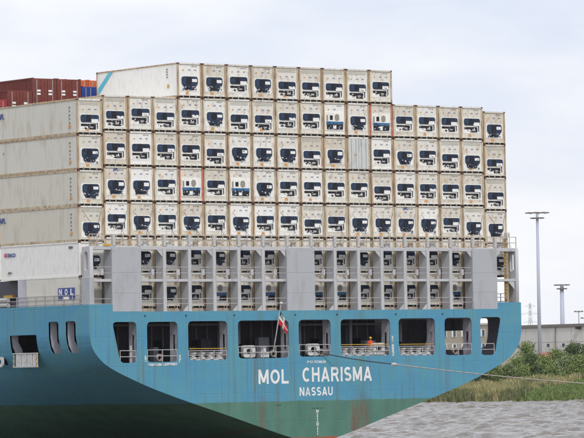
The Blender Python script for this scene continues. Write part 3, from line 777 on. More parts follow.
# deck-side casing with the house mark under the white container, dark recess forward of it
cs = MB(); cs.box(.05, 2.3, .2, 8.1, .03, 2.53); casing = cs.build('side_casing', M['side_grey'], ship)
MB().box(.04, .4, 8.15, 9.4, .03, 2.53).build('casing_post', M['inner'], ship)
def sidetext(txt, w, h, yc, zc, x, mt, parent, name='marking', mirror=False):
    me = text_mesh(txt, 1, M[mt], .03, 1, .006)
    xs = [v.co.x for v in me.vertices]; zs = [v.co.z for v in me.vertices]
    me.transform(Matrix.Diagonal((w/(max(xs)-min(xs)), 1, h/(max(zs)-min(zs)), 1)) @ Matrix.Translation((-(max(xs)+min(xs))/2, 0, -(max(zs)+min(zs))/2)))
    me.transform(Matrix.Rotation(R(-90), 4, 'Z'))     # reads correctly from -X side
    return link(name, me, parent, (x, yc, zc))
for t_, y0 in (('N', 2.82), ('O', 1.98), ('L', 1.14)):
    pl = MB().box(-.012, .04, y0-.38, y0+.38, 1.02, 1.72).build('logo_plate', M['bluemark'], casing)
    sidetext(t_, .4, .5, y0, 1.38, -.02, 'label', casing, 'logo_letter')
    MB().box(-.012, .04, y0-.38, y0+.38, .72, 1.0).build('logo_plate', M['bluemark' if t_ != 'O' else 'label'], casing)
# deck edge railing on the port side
def side_rail(y0, y1, x, zb, par):
    b = MB()
    for z in (.42, .78, 1.1): b.box(x-.025, x+.025, y0, y1, zb+z-.025, zb+z+.025)
    n = round((y1-y0)/1.45)
    for i in range(n+1):
        y = y0+(y1-y0)*i/n; b.box(x-.03, x+.03, y-.03, y+.03, zb, zb+1.12)
    return b.build('railing', M['rail'], par)
side_rail(-.4, 12.3, -.02, .0, ship); side_rail(-.4, 14, 45.1, .0, ship)
# clutter forward of the casing
cl = MB().box(.6, 2.2, 9.2, 12.3, .03, .8); cl.build('deck_locker', M['innerdark'], ship)
MB().box(.5, .9, 11.0, 12.4, 1.1, 1.35).build('yellow_locker', M['yellow'], ship)
MB().cyl((.3, 11.3, .5), (.3, 12.6, .5), .2, 8).cyl((.3, 11.3, .95), (.3, 12.6, .95), .16, 8).build('pipe', M['whitegear'], ship)
MB().box(.9, 2.3, 9.0, 40, .03, 2.54).build('side_coaming', M['innerdark'], ship)

# ------------------------------------------------------------------ lashing bridge
T = 2.915; PW = 2.509
lb = MB(); lb.box(.36, 45.1, YT+.08, -.35, 4.74, 5.04); lb.box(.36, 45.1, YT+.08, -.42, 2.12, 2.34)
lbo = lb.build('lashing_bridge', M['lash'], ship, bevel=.012)
def lpart(mb, name, mt='lash', **k): return mb.build(name, M[mt], lbo, **k)
post = MB().box(-.16, .16, YT, -.4, -.36, 4.92).mesh('post', M['lash'], bevel=.012)
stub = MB().box(-.11, .11, YT+.02, YT+.3, 5.05, 6.02).mesh('upper_post', M['lash'], bevel=.012)
for i in range(3, 18):
    if i in (8, 9, 16, 17): continue
    link('post', post, lbo, (i*PW-.1, 0, 0))
for i in range(1, 18): link('upper_post', stub, lbo, (i*PW-.1+.05, 0, 0))
for a, b in ((2.18, 5.08), (19.86, 22.78), (39.92, 42.66)):
    lpart(MB().box(a, b, YT-.03, -.38, -.33, 4.97), 'blank_panel', 'panelgrey', bevel=.02)
for a, b in ((2.18, 5.08), (19.86, 22.78), (39.92, 42.66)):
    for z in (1.2, 2.9): lpart(MB().box(a+.04, b-.04, YT-.042, YT-.031, z, z+.03), 'weld_strap', 'panelgrey')
    for x in (a+.12, b-.2):
        lpart(MB().box(x, x+.08, YT-.06, YT-.031, 4.6, 4.7), 'lifting_eye', 'rustylash')
# end frames
arch = plate('end_post', rrect(0, 1.15, .02, 4.98, .02, 1), [rrect(.3, .8, 3.0, 4.6, .24)], .32, M['lash'])
arch.transform(Matrix(((0, 0, 1, 0), (1, 0, 0, 0), (0, 1, 0, 0), (0, 0, 0, 1))))
link('end_post', arch, lbo, (.2, YT, 0)); link('end_post', arch, lbo, (44.95, YT, 0))
lpart(MB().box(-.02, .42, YT-.02, -.3, .0, 2.5), 'post_foot', 'panelgrey', bevel=.02)
lpart(MB().box(43.95, 44.2, YT+.3, YT+.6, .05, 5.9).box(44.0, 44.12, YT+.25, YT+.3, 5.0, 6.2), 'pipe_post', 'rustylash')
lpart(MB().box(44.0, 44.35, YT+.2, YT+.6, 6.05, 6.4), 'floodlight', 'whitegear')
lad = MB()
for y in (0, .4): lad.box(43.6+y, 43.64+y, YT+.15, YT+.19, .05, 5.6)
for k in range(18): lad.box(43.6, 44.04, YT+.15, YT+.19, .3+k*.3, .34+k*.3)
lpart(lad, 'ladder', 'yellow')
# gusset plates
def gus(x, z, sx, sz, s=.55): return MB().prism([(x, z), (x+sx*s, z), (x, z+sz*s)], YT+.1, YT+.16)
for i in (3, 5, 7, 8, 12, 14, 16):
    lpart(gus(i*PW-.26, 4.74, -1, -1), 'gusset')
for i in (4, 6, 7, 10, 13, 14):
    lpart(gus(i*PW-.26, -.3, -1, 1, .5), 'gusset')
lpart(gus(42.66, 4.74, 1, -1, .5), 'gusset'); lpart(gus(44.7, 2.1, -1, -1, .7), 'gusset')
# railings bay by bay on three levels
bays = [(.45, 2.18)]+[(5.08, 3*PW-.26)]+[(i*PW+.06, (i+1)*PW-.26) for i in range(3, 7)]+[(7*PW+.06, 19.86), (22.78, 10*PW-.26)]+[(i*PW+.06, (i+1)*PW-.26) for i in range(10, 15)]+[(15*PW+.06, 39.92), (42.66, 43.9)]
for a, b in bays:
    railing('railing', a, b, 2.34, [2.85, 3.33], YT+.12, M['rail'], lbo, 1.2, .022)
    railing('railing', a, b, -.33 if 2.2 < a < 42.6 else .05, [.32, .74], YT+.12, M['rail'], lbo, 1.2, .022)
for i in range(18):
    a, b = i*PW+.1, (i+1)*PW-.2
    railing('railing', a, b, 5.04, [5.5, 6.0], YT+.12, M['rustylash'], lbo, .8, .03)
# lashing rods crossing from the bridge to the third tier
rodm = MB().cyl((.55, YT+.3, 5.1), (2.2, -.06, 8.0), .016, 5).mesh('lashing_rod', M['wire'])
rodn = MB().cyl((1.9, YT+.3, 5.1), (.3, -.06, 8.0), .016, 5).mesh('lashing_rod', M['wire'])
for i in range(18):
    link('lashing_rod', rodm, lbo, (i*PW, 0, 0)); link('lashing_rod', rodn, lbo, (i*PW, -.03, 0))
# reefer sockets and small boxes on the bridge
rnd = random.Random(4)
for i in range(18):
    x = i*PW+rnd.uniform(.3, .6)
    lpart(MB().box(x, x+.45, YT+.3, YT+.5, 5.04, 5.04+rnd.uniform(.3, .55)), 'socket_box', rnd.choice(['whitegear', 'rustylash', 'rail']))
    if i not in (1, 8, 16):
        x = (i+1)*PW-rnd.uniform(.75, .95)
        lpart(MB().box(x, x+.3, -.62, -.45, 2.7, 3.2), 'socket_box', rnd.choice(['whitegear', 'inner']))
lpart(MB().box(1.4, 2.1, YT+.02, YT+.07, 5.05, 5.2), 'toe_board', 'yellow')

# ------------------------------------------------------------------ containers
W2 = 1.219; H = 2.896; LN = 12.19
def reefer_body(mt):
    b = MB()
    b.box(-W2+.05, W2-.05, .07, LN-.07, .16, H-.03); b.box(-W2+.08, W2-.08, .2, LN-.2, -.012, .16)          # core
    n = 22; y0 = .2; st = (LN-.4)/n                        # shallow vertical ribs along both sides
    for i in range(n):
        for s in (-1, 1):
            xa, xb = sorted((s*(W2-.05), s*(W2-.038)))
            b.box(xa, xb, y0+i*st+.015, y0+i*st+st-.015, .2, H-.12)
    return b.mesh('body', mt)
def frame_mesh(mt):
    b = MB()
    for s in (-1, 1):
        xa, xb = sorted((s*W2, s*(W2-.13)))
        for y in (0, LN-.12): b.box(xa, xb, y, y+.12, .12, H-.12)
        xa, xb = sorted((s*W2, s*(W2-.06)))
        b.box(xa, xb, .12, LN-.12, H-.11, H-.0)
        b.box(xa, xb, .12, LN-.12, -.01, .17)
    return b.mesh('frame', mt)
def castings(mt):
    b = MB()
    for s in (-1, 1):
        for y in (-.006, LN-.17):
            for z in (-.015, H-.118):
                xa, xb = sorted((s*(W2+.004), s*(W2-.165))); b.box(xa, xb, y, y+.178, z, z+.122+(.01 if z < 0 else 0))
    return b.mesh('corner_casting', mt)
ME = {}
M['casting'] = mat('casting_rust', srgb(92, 66, 50), .8, grime=srgb(50, 40, 36), gamt=.8, gscale=(5, 5, 5), rnd=1)
ME['body_c'] = reefer_body(M['cream']); ME['body_s'] = reefer_body(M['side_grey']); ME['body_w'] = reefer_body(M['white'])
ME['frame'] = frame_mesh(M['post']); ME['frame_red'] = frame_mesh(M['post_red']); ME['frame_w'] = frame_mesh(M['surround'])
CAST = castings(M['casting'])
I4 = Matrix.Identity(4)
for k_ in ('frame', 'frame_red', 'frame_w'): ME[k_] = join_meshes('frame', [(ME[k_], I4), (CAST, I4)])
# top rail (cream with light rust) and bottom rail with a black strip painting shade into its recess
ME['top_rail'] = MB().box(-W2+.13, W2-.13, .0, .1, H-.13, H-.005).mesh('top_rail', M['cream'])
ME['sill'] = MB().box(-W2+.13, W2-.13, .03, .1, .15, .26).mesh('bottom_rail', M['cream'])
bb = MB(); bb.box(-W2+.165, W2-.165, .12, .2, -.0, .15); GS = bb.mesh('gap_shade', M['black'])
bb = MB()
for x in (-.62, 0.0, .66): bb.box(x-.035, x+.035, .05, .12, .02, .15)
LG = bb.mesh('lug', M['rustylash'])
ME['sill'] = join_meshes('bottom_rail', [(ME['sill'], I4), (GS, I4), (LG, I4)])
# doors / reefer end details
def disc(c, r, y0, y1, n=14): return MB().ring(c, .001, r, y0, y1, n)
def clutter(rd, n, x0, x1, z0, z1, y, smin=.05, smax=.16):
    b = MB()
    for k in range(n):
        w_, h_ = rd.uniform(smin, smax), rd.uniform(smin, smax)*.8
        x, z = rd.uniform(x0, x1-w_), rd.uniform(z0, z1-h_); b.box(x, x+w_, y-rd.uniform(.01, .05), y-.001, z, z+h_)
    return b
def unit_set(kind, seed):
    rd = random.Random(seed*17+ord(kind)); u = {}; j = lambda v: v+rd.uniform(-.03, .03)
    if kind == 'a':
        u['surround'] = MB().prism(rrect(-.93, .97, .55, 1.93, .1), .055, .069).mesh('unit_surround', M['surround'])
        u['navy'] = MB().prism(rpoly([(-.86, j(1.27)), (.9, 1.27), (.9, 1.87), (-.86, 1.87)], .17, 2), .0, .054).box(.74, .8, .0, .054, .74, 1.26).mesh('condenser_cover', M['navy'])
        u['fan'] = MB().prism(rrect(-.33, .12, 1.3, 1.84, .14, 3), -.012, -.002).mesh('fan', M['fan'])
        u['panel'] = MB().box(.16, .82, -.014, -.001, j(1.22), j(1.5)).mesh('control_panel', M['label'])
        u['grille'] = MB().box(-.8, -.38, -.01, -.001, 1.36, 1.8).mesh('grille', M['grille'])
        u['bay'] = MB().box(-.84, -.12, .03, .054, j(.95), 1.12).box(-.12, .62, .03, .054, j(.66), 1.12).mesh('machinery_bay', M['dark'])  # flat slab for an open recess, its shade painted near-black
        u['comp'] = MB().cyl((-.02, .0, .83), (.3, .0, .83), rd.uniform(.06, .1), 8).mesh('compressor', M['rail'])
        u['gear'] = clutter(rd, 7, -.84, .62, .68, 1.12, .03); u['gcol'] = M['black']
        u['bits'] = clutter(rd, 5, -.8, .62, .68, 1.1, .028, .04, .12)
        u['knob'] = clutter(rd, 4, -.8, .75, 1.3, 1.82, -.003, .04, .12)
    elif kind == 'b':
        u['surround'] = MB().prism(rrect(-.92, .94, .53, 1.82, .16), .055, .069).mesh('unit_surround', M['surround'])
        u['navy'] = MB().prism(rpoly([(-.8, 1.02), (.82, 1.02), (.82, 1.76), (-.8, 1.76)], rd.uniform(.22, .3), 3), -.02, .054).mesh('condenser_cover', M['navy'])
        u['fan'] = MB().prism(rrect(-.36, .16, 1.06, 1.7, .2, 3), -.034, -.022).mesh('fan', M['fan'])
        u['panel'] = MB().box(.22, .72, -.036, -.021, j(1.3), j(1.56)).mesh('control_panel', M['label'])
        u['grille'] = MB().box(-.74, -.4, -.031, -.021, 1.12, 1.66).mesh('grille', M['grille'])
        u['bay'] = MB().prism(rpoly([(-.5, .64), (.42, .64), (.7, 1.01), (-.68, 1.01)], .08, 2), .0, .054).mesh('machinery_bay', M['navy'])
        u['comp'] = MB().cyl((-.3, -.03, .8), (.0, -.03, .8), .08, 8).mesh('compressor', M['dark'])
        u['gear'] = clutter(rd, 12, -.74, .78, .58, 1.0, .0, .05, .14); u['gcol'] = M['dark']
        u['bits'] = clutter(rd, 8, -.72, .74, .6, 1.04, -.002, .04, .13)
        u['knob'] = clutter(rd, 4, -.78, .76, 1.0, 1.74, -.022, .04, .12)
    else:
        u['surround'] = MB().prism(rrect(-.98, .98, .5, 2.05, .05), .02, .069).mesh('unit_surround', M['surround'])
        u['navy'] = MB().box(-.92, .92, .0, .019, 1.04, 1.26).mesh('stripe', M['steelblue'])
        u['fan'] = MB().prism(rrect(.0, .46, 1.34, 1.9, .2, 3), -.01, .019).mesh('fan', M['greyfan'])
        u['panel'] = MB().box(-.52, -.22, .0, .019, 1.4, 1.78).mesh('control_panel', M['black'])
        u['grille'] = MB().box(-.88, -.72, .005, .019, 1.3, 1.8).mesh('grille', M['greyfan'])
        u['bay'] = MB().prism(rpoly([(-.86, .58), (.86, .58), (.9, 1.03), (-.88, 1.03)], .06, 2), .005, .019).mesh('machinery_bay', M['dark'])  # no real hole here, the recess shade is in the dark colour
        u['comp'] = MB().box(-.2, .12, -.03, .004, .64, .95).mesh('compressor', M['label'])
        u['gear'] = clutter(rd, 9, -.84, .84, .6, 1.02, .004); u['gcol'] = M['grille']
        u['bits'] = clutter(rd, 7, -.84, .84, .6, 1.02, .002, .04, .14)
        u['knob'] = clutter(rd, 4, -.8, .8, 1.05, 1.24, -.002, .04, .14)
    u['gear'] = u['gear'].mesh('pipework', u.pop('gcol')); u['bits'] = u['bits'].mesh('fittings', M['label']); u['knob'] = u['knob'].mesh('fittings', M['dark'])
    return u
UNITS = {(k, i): unit_set(k, i) for k in 'abc' for i in range(6)}
# small printed marks above the unit
mk_a = MB().prism([(-.62, 2.19), (-.53, 2.28), (-.62, 2.37), (-.71, 2.28)], .058, .068).mesh('hazard_sticker', M['orange'])
apl = text_mesh('APL', .17, M['faintmark'], .004, 1, .004); apl.transform(Matrix.Translation((.02, .064, 2.3))); apl.name = 'owner_mark'
num = text_mesh('45R1', .12, M['greymark'], .004, 1, .004); num.transform(Matrix.Translation((.62, .064, 2.3))); num.name = 'type_code'
idm = text_mesh('APRU 506', .13, M['greymark'], .002, 1, .004); idm.transform(Matrix.Translation((.5, .064, 2.6))); idm.name = 'id_mark'
apl_big = text_mesh('APL', .3, M['bluemark'], .02, 1, .004); apl_big.transform(Matrix.Translation((.0, .064, 2.62))); apl_big.name = 'owner_mark'
low_st = MB().box(-.12, .12, .045, .0485, .3, .42).mesh('warning_sticker', M['redmark'])
ora_st = MB().prism([(-.38, .3), (-.06, .3), (-.06, .47), (-.22, .56), (-.38, .47)], .045, .069).mesh('warning_sticker', M['orange'])
vent_hdr = MB()
for k in range(5): vent_hdr.box(-.95, .95, .048, .068, 2.42+k*.06, 2.45+k*.06)
hdr = vent_hdr.mesh('header_ribs', M['side_grey'])
proto_cache = {}
def build_reefer(kind, low, body, frame, extra, seed):
    root = empty('reefer_container', (0, 0, 0))
    kids = []
    def kid(name, me, dz=0, sub=()):
        o = link(name, me, root, (0, 0, dz)); s = []
        for sn, sm in sub: s.append(link(sn, sm, o))
        kids.append((o, s)); return o
    kid('body', ME[body]); kid('frame', ME[frame])
    kid('top_rail', ME['top_rail']); kid('bottom_rail', ME['sill'])
    if kind == 'd':
        dm_ = []
        for s in (-1, 1):
            b = MB(); xa, xb = sorted((s*.02, s*1.07)); b.box(xa, xb, .01, .069, .2, H-.15)
            for k in range(4):
                z = .45+k*.62; xa, xb = sorted((s*.98, s*1.1)); b.box(xa, xb, -.005, .009, z, z+.12)
            o = kid('door', b.mesh('door', M['doorgrey']))
            for x in (.3, .78):
                g = link('lock_bar', MB().cyl((s*x, -.02, .2), (s*x, -.02, H-.16), .022, 6).mesh('lock_bar', M['rail']), o); kids[-1][1].append(g)
        kid('hazard_sticker', MB().prism([(-.32, 1.2), (-.16, 1.36), (-.32, 1.52), (-.48, 1.36)], .002, .0095).mesh('s', M['orange']))
        return root, kids
    u = UNITS[kind, seed]; dz = -.22 if low else 0
    if kind == 'a' and low: dz = -.26
    kid('unit_surround', u['surround'], dz)
    kid('refrigeration_unit', u['navy'], dz, [('fan', u['fan']), ('control_panel', u['panel']), ('grille', u['grille'])])
    kid('machinery_bay', u['bay'], dz, [('compressor', u['comp']), ('pipework', u['gear']), ('fittings', u['bits'])])
    kids[-2][1].append(link('fittings', u['knob'], kids[-2][0]))
    for g in kids[-1][1][1:]+kids[-2][1][-1:]: g['kind'] = 'stuff'
    kid('hazard_sticker', mk_a, dz); kid('owner_mark', apl, dz)
    if kind != 'c': kid('type_code', num, dz)
    if low: kid('header_ribs', hdr)
    else: kid('id_mark', idm)
    if extra == 'o' or (kind == 'b' and extra != 'n'): kid('warning_sticker', ora_st, -.02)
    if extra == 'A': kid('owner_mark', apl_big)
    return root, kids
def reefer(kind, low, body='body_c', frame='frame', extra='', seed=0):
    key = (kind, low, body, frame, extra, seed)
    if key not in proto_cache:
        proto_cache[key] = build_reefer(*key); return proto_cache[key][0]
    return copy_tree(*proto_cache[key])
ROWS = {6: '....bbabllllaa'[:13]+'.....', 5: 'llalablLaacbcaaaab', 4: 'baaaalbbblbdabBalBl'[:18], 3: 'bbbacacbaaaalaaaal', 2: 'BabababaaLabbbbaBb'[:18],
        1: 'bbbbabaabaabaaabab', 0: ''}
ROWS[4] = 'baaaalbbblbdabalBl'
ROWS[0] = '.aabacacaccaaaaca.'
HID = {(1, 1), (1, 8), (1, 16), (0, 1), (0, 8), (0, 16)}
REDF = {(5, 12), (3, 4)}; BIGA = {(3, 1), (2, 13)}; WHITE = {(5, 10), (4, 2), (2, 6), (2, 7), (3, 9), (2, 14), (3, 2), (4, 12), (2, 1)}
tier = {6: 'top tier', 5: 'second tier down', 4: 'third tier down', 3: 'fourth tier down', 2: 'fifth tier down', 1: 'upper tier behind bridge posts', 0: 'lowest tier behind bridge posts'}
ordn = ['first', 'second', 'third', 'fourth', 'fifth', 'sixth', 'seventh', 'eighth', 'ninth', 'tenth', 'eleventh', 'twelfth', 'thirteenth', 'fourteenth', 'fifteenth', 'sixteenth', 'seventeenth', 'eighteenth']
look = {'a': 'cream reefer, slotted navy unit', 'b': 'cream reefer, rounded navy unit', 'c': 'pale reefer, grey fan, blue stripe', 'd': 'grey container'}
rr = random.Random(11)
for row, s in ROWS.items():
    for c, ch in enumerate(s):
        if ch == '.': continue
        kind = {'l': 'a', 'L': 'a', 'B': 'b'}.get(ch, ch); low = ch in 'lLB'
        body = 'body_c'
        if (row, c) in WHITE: body = 'body_w'
        if c == 0: body = 'body_w' if row == 1 else 'body_s'
        if (row, c) == (6, 4): body = 'body_w'
        fr = 'frame_red' if (row, c) in REDF else ('frame_w' if (row, c) == (1, 0) else 'frame')
        ex = 'A' if (row, c) in BIGA else ('o' if rr.random() < .1 and kind == 'a' else '')
        o = reefer(kind, low, body, fr, ex, rr.randrange(6) if kind in 'abc' else 0)
        z = row*T-(.36 if c in (0, 17) else 0)
        o.location = (c*PW+PW/2, rr.uniform(0, .03), z)
        if row == 6: pos = ordn[c-4]+' from left, '+tier[row]
        else: pos = ('left corner' if c == 0 else 'right corner' if c == 17 else ordn[c]+' column from left')+', '+tier[row]
        if (row, c) in HID: lbl = 'cream reefer mostly hidden behind the '+{1: 'leftmost', 8: 'middle', 16: 'rightmost'}[c]+' blank grey panel, '+('upper' if row else 'lower')+' one'
        elif (row, c) == (1, 0): lbl = 'clean white long sided container above the casing, left corner'
        elif (row, c) == (6, 4): lbl = 'white container with cyan stripe on its side, leftmost of the top tier'
        elif kind == 'd': lbl = 'grey container with closed doors among the reefers, third tier from top'
        else: lbl = look[kind]+', '+pos
        tag(o, lbl, 'container', 'reefer containers stacked on the stern')
        if c == 0 and row >= 2:
            sidetext('APL', .95, .46, 11.62, 2.1, -W2-.008, 'bluemark', o, 'owner_mark') if row in (5, 2) else None
            if row == 4: sidetext('A P L U', .14, .0+.14, 11.3, 1.9, -W2-.008, 'greymark', o, 'id_mark') 
            b = MB()
            for k in range(5): b.box(-W2-.012, -W2+.02, 1.1, 1.24, .9+k*.32+(.05 if k % 2 else 0), 1.03+k*.32)
            b.build('id_mark', M['greymark'], o); MB().box(-W2-.012, -W2+.02, 1.0, 1.3, .55, .8).build('warning_sticker', M['orange'], o)
        if (row, c) == (6, 4):
            pl = [(11.9, .95), (11.9, 1.5), (10.3, 2.75), (9.7, 2.75)]
            b = MB(); n = len(pl); b.v = [(-W2-.012, y, z_) for y, z_ in pl]+[(-W2+.02, y, z_) for y, z_ in pl]; b.f = [(0, 1, 2, 3), (7, 6, 5, 4)]+[((i+1) % 4, i, i+4, (i+1) % 4+4) for i in range(4)]
            b.build('cyan_stripe', M['cyanmark'], o)
            b = MB()
            for k in range(4): b.box(-W2-.012, -W2+.02, 1.5, 1.62, 1.7+k*.22, 1.82+k*.22)
            b.build('id_mark', M['greymark'], o); MB().box(-W2-.012, -W2+.02, 1.3, 1.55, .85, 1.15).build('warning_sticker', M['orange'], o)
        if (row, c) == (1, 0):
            sidetext('GE', .52, .32, 11.2, 2.12, -W2-.008, 'redmark', o, 'owner_mark'); sidetext('SEACO', 1.2, .32, 10.28, 2.1, -W2-.008, 'bluemark', o, 'owner_mark')
            sidetext('45R1', .6, .2, 10.6, .62, -W2-.008, 'greymark', o, 'type_code')
            b = MB()
            for k in range(4): b.box(-W2-.012, -W2+.02, 1.0+k*.16, 1.1+k*.16, 2.35, 2.55)
            b.build('id_mark', M['greymark'], o)

# dry containers in the bay forward: corrugated sides, doors facing aft
def dry(mtn, loc, lbl):
    mt = M[mtn]; root = empty('dry_container', loc); tag(root, lbl, 'container', 'coloured dry containers stacked further forward')
    b = MB(); b.box(-W2+.06, W2-.06, .08, LN-.08, .12, H-.04)
    n = 44; st = (LN-.4)/n
    for i in range(n):
        for s in (-1, 1):
            xa, xb = sorted((s*(W2-.06), s*(W2-.02))); b.box(xa, xb, .2+i*st, .2+i*st+st*.55, .16, H-.1)
    b.build('body', mt, root); link('frame', frame_mesh(mt), root); link('corner_castings', castings(mt), root)
    for s in (-1, 1):
        d = MB(); xa, xb = sorted((s*.02, s*1.08)); d.box(xa, xb, .03, .079, .16, H-.14)
        for k in range(4): d.box(xa+.06, xb-.06, .012, .029, .3+k*.64, .62+k*.64)
        o = d.build('door', mt, root)
        for x in (.32, .8): MB().cyl((s*x, -.02, .15), (s*x, -.02, H-.15), .028, 6).build('lock_bar', M['rail'] if mtn != 'brown' or x > .5 else mt, o)
        for k in range(2): MB().box(min(s*.4, s*.75), max(s*.4, s*.75), .0, .011, 1.45+k*.28, 1.6+k*.28).build('marking', M['label'], o)
YF = 14.5
top = {0: (18.05, 'pinkred', 'faded red container lowest at the left edge'), 1: (18.86, 'brown', 'brown container one step below its right neighbours'), 2: (19.97, 'brown', 'tall stacked brown container with corrugated side in view'),
       3: (19.97, 'brown', 'brown container beside the blue one'), 4: (19.38, 'blue', 'blue container between brown ones and the white top reefer')}
for c, (zt, mt, lbl) in top.items():
    dry(mt, (c*PW+PW/2, YF, zt-H), lbl)
    dry('brown' if c else 'pinkred', (c*PW+PW/2, YF, zt-2*H-.02), ['faded red container', 'brown container', 'brown container', 'brown container', 'brown container'][c]+' hidden one below the '+['leftmost', 'second', 'third', 'fourth', 'fifth'][c]+' forward stack top') if c < 2 else None
for c in (7, 8): dry('orangebox', (c*PW+PW/2, 28.6, 21.18-H), 'orange container just visible over the blue one'+(', farther right' if c == 8 else ''))

# ------------------------------------------------------------------ flag, person, rope
staff = MB().cyl((18.25, YT-.1, -3.75), (18.35, YT-1.15, .2), .045, 8)
staff.build('flag_staff', M['whitegear'], ship); 
trk = MB()
for k in range(6):
    a0 = R(-90+30*k); a1 = R(-60+30*k); trk.cyl((18.355, YT-1.17, .28+.13*math.sin(a0)), (18.355, YT-1.17, .28+.13*math.sin(a1)), max(.13*math.cos(a0), .01), 10, max(.13*math.cos(a1), .01))
trk.build('staff_ball', M['whitegear'], ship)
def flag():
    M['flagred'] = mat('flag_red', srgb(206, 44, 48), .8); M['flagwhite'] = mat('flag_white', srgb(232, 232, 236), .8); M['flagblue'] = mat('flag_aqua', srgb(70, 130, 160), .8)
    M['flagblack'] = mat('flag_black', srgb(30, 30, 34), .8); M['flagyel'] = mat('flag_yellow', srgb(222, 190, 60), .8)
    nu, nv = 36, 20; Lf, Hf = 2.1, 1.25
    top_ = Vector((18.33, YT-1.04, -.25)); dn = Vector((-.028, .27, -1)).normalized()
    v = []; f = []; mi = []
    for i in range(nu+1):
        u = i/nu
        for j in range(nv+1):
            q = j/nv
            # hangs from the staff: fly end droops down and to the right, folded
            fold = math.sin(u*9+q*2.5)*.13*u
            p = top_+dn*(q*Hf*(1-.45*u))+Vector((.62*u**.8+fold*.35+.16*q*u, -.1*u+fold, -1.42*u**1.05))
            v.append(tuple(p))
    for i in range(nu):
        for j in range(nv):
            u = (i+.5)/nu; q = (j+.5)/nv
            k = 0
            if abs(u-.5) < .07 or abs(q-.5) < .11: k = 1
            elif u < .43 and q < .39:
                k = 2 if not .13 < q < .26 else 4
                if u < .2*(1-abs(q-.195)/.195): k = 3
            a = i*(nv+1)+j; f.append((a, a+nv+1, a+nv+2, a+1)); mi.append(k)
    me = bpy.data.meshes.new('ensign'); me.from_pydata(v, [], f); me.polygons.foreach_set('material_index', mi)
    for k in ('flagred', 'flagwhite', 'flagblue', 'flagblack', 'flagyel'): me.materials.append(M[k])
    bm = bmesh.new(); bm.from_mesh(me); bmesh.ops.solidify(bm, geom=bm.faces[:], thickness=.008); bm.to_mesh(me); bm.free()
    for p in me.polygons: p.use_smooth = True
    tag(link('ensign', me), 'red ensign with white cross drooping from the stern flag staff', 'flag')
flag()
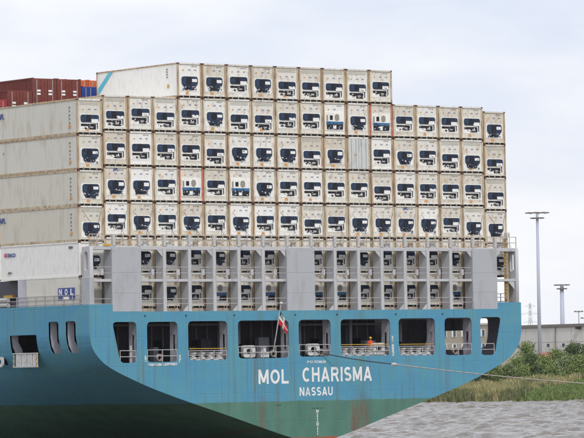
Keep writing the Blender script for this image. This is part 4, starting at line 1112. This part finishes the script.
def person(x, y, z):
    M['suit'] = mat('orange_coverall', srgb(214, 84, 44), .8); M['skin'] = mat('skin', srgb(168, 120, 92), .6); M['helmet'] = mat('yellow_helmet', srgb(232, 190, 60), .4); M['boot'] = mat('black_boot', srgb(30, 28, 28), .6)
    V = {'pel': (0, 0, .95, .17, .13), 'wai': (0, 0, 1.12, .15, .11), 'che': (0, -.02, 1.34, .18, .13), 'nek': (0, -.01, 1.5, .07, .07),
         'hd1': (0, -.03, 1.6, .08, .09), 'hd2': (0, -.03, 1.7, .09, .105), 'hd3': (0, -.02, 1.76, .06, .07)}
    E_ = [('pel', 'wai'), ('wai', 'che'), ('che', 'nek'), ('nek', 'hd1'), ('hd1', 'hd2'), ('hd2', 'hd3')]
    for s, n in ((-1, 'l'), (1, 'r')):
        V.update({n+'hip': (s*.1, 0, .86, .1, .1), n+'kne': (s*.13, -.03, .48, .065, .065), n+'ank': (s*.14, .02, .09, .042, .045), n+'toe': (s*.16, -.17, .04, .035, .03),
                  n+'sho': (s*.19, 0, 1.42, .065, .065), n+'elb': (s*.29, -.06, 1.16, .045, .045), n+'wri': (s*.22, -.3, 1.06, .028, .028), n+'pal': (s*.2, -.37, 1.05, .032, .02)})
        E_ += [('pel', n+'hip'), (n+'hip', n+'kne'), (n+'kne', n+'ank'), (n+'ank', n+'toe'), ('che', n+'sho'), (n+'sho', n+'elb'), (n+'elb', n+'wri'), (n+'wri', n+'pal')]
        for k in range(4):
            a = n+'f%d' % k; b = n+'g%d' % k; lx = (k-1.5)*.022
            V[a] = (s*.2+lx, -.42+abs(k-1.4)*.006, 1.045, .009, .009); V[b] = (s*.2+lx, -.445, 1.0, .008, .008); E_ += [(n+'pal', a), (a, b)]
        V[n+'th'] = (s*.155, -.385, 1.03, .01, .01); E_.append((n+'pal', n+'th'))
    ks = list(V); me = bpy.data.meshes.new('person'); me.from_pydata([V[k][:3] for k in ks], [(ks.index(a), ks.index(b)) for a, b in E_], [])
    o = link('person_tmp', me); sk = o.modifiers.new('s', 'SKIN'); sub = o.modifiers.new('u', 'SUBSURF'); sub.levels = 1; sub.render_levels = 1
    for i, k in enumerate(ks):
        d = me.skin_vertices[0].data[i]; d.radius = V[k][3:]; d.use_root = (k == 'pel')
    dg = bpy.context.evaluated_depsgraph_get(); dg.update()
    m2 = bpy.data.meshes.new_from_object(o.evaluated_get(dg)); bpy.data.objects.remove(o); m2.name = 'body'
    m2.materials.clear()
    for k in ('suit', 'skin', 'boot'): m2.materials.append(M[k])
    for p in m2.polygons:
        p.use_smooth = True; c = p.center
        p.material_index = 1 if c.z > 1.5 or (c.y < -.3 and c.z > .9) else 2 if c.z < .16 else 0
    root = empty('person', (x, y, z), R(-12)); tag(root, 'crew member in orange coverall and yellow helmet at the mooring rail', 'person')
    link('body', m2, root)
    h = MB(); 
    for k in range(5):
        a0 = R(18*k); a1 = R(18*(k+1)); h.cyl((0, -.025, 1.7+.13*math.sin(a0)), (0, -.025, 1.7+.13*math.sin(a1)), .125*math.cos(a0), 12, max(.125*math.cos(a1), .01))
    h.cyl((0, -.05, 1.695), (0, -.05, 1.71), .155, 12); h.build('helmet', M['helmet'], root)
    f = MB().box(-.012, .012, -.145, -.11, 1.6, 1.65); f.build('nose', M['skin'], root)
    for s in (-1, 1): MB().box(s*.035-.012, s*.035+.012, -.127, -.118, 1.655, 1.67).build('eye', M['black'], root)
MB().box(28.7, 29.7, -1.1, -.4, FZ, FZ+.2).build('deck_grating', M['inner'], dk)
person(29.15, -.75, FZ+.21)

def onray(u, v, Y):
    d = F+RV*((u-292)/FPX)-UV*((v-219)/FPX); t = (Y-CAM.y)/d.y; return CAM+d*t
rp0 = Vector((22.6, YT+.3, -3.65)); rp1 = Vector((23.3, YT-.2, -3.95)); e1 = onray(394, 364.3, -5.0); e2 = onray(600, 384.6, -16)
pts1 = [rp0, rp1]+[rp1.lerp(e1, t/8)-Vector((0, 0, .08*math.sin(math.pi*t/8))) for t in range(1, 9)]
pts2 = [e1.lerp(e2, t/24)-Vector((0, 0, .12*math.sin(math.pi*t/24))) for t in range(25)]
ext = e2+(e2-e1)*1.2; pts2 += [e2.lerp(ext, t/6)-Vector((0, 0, 0*t)) for t in range(1, 7)]
rope = empty('mooring_line', e1); tag(rope, 'long mooring line running from the stern fairlead off to the right', 'rope')
loc = Vector(e1)
MB().tube([p-loc for p in pts1], .045, 6).build('wire_tail', M['wire'], rope)
MB().tube([p-loc for p in pts2], .042, 6).build('fibre_line', M['rope'], rope, smooth=True)
MB().cyl((-.22, 0, .02), (.22, 0, -.03), .13, 8).build('shackle', M['whitegear'], rope)


# ------------------------------------------------------------------ thin river haze
hm = bpy.data.materials.new('haze_air'); hm.use_nodes = True; ht = hm.node_tree; ht.nodes.clear()
ho = ht.nodes.new('ShaderNodeOutputMaterial'); hv = ht.nodes.new('ShaderNodeVolumePrincipled')
hv.inputs['Color'].default_value = (.93, .95, 1, 1); hv.inputs['Density'].default_value = .000028
ht.links.new(hv.outputs[0], ho.inputs['Volume'])
tag(MB().box(-4200, 4200, -4200, 4200, -16, 95).build('haze', hm), kind='stuff')
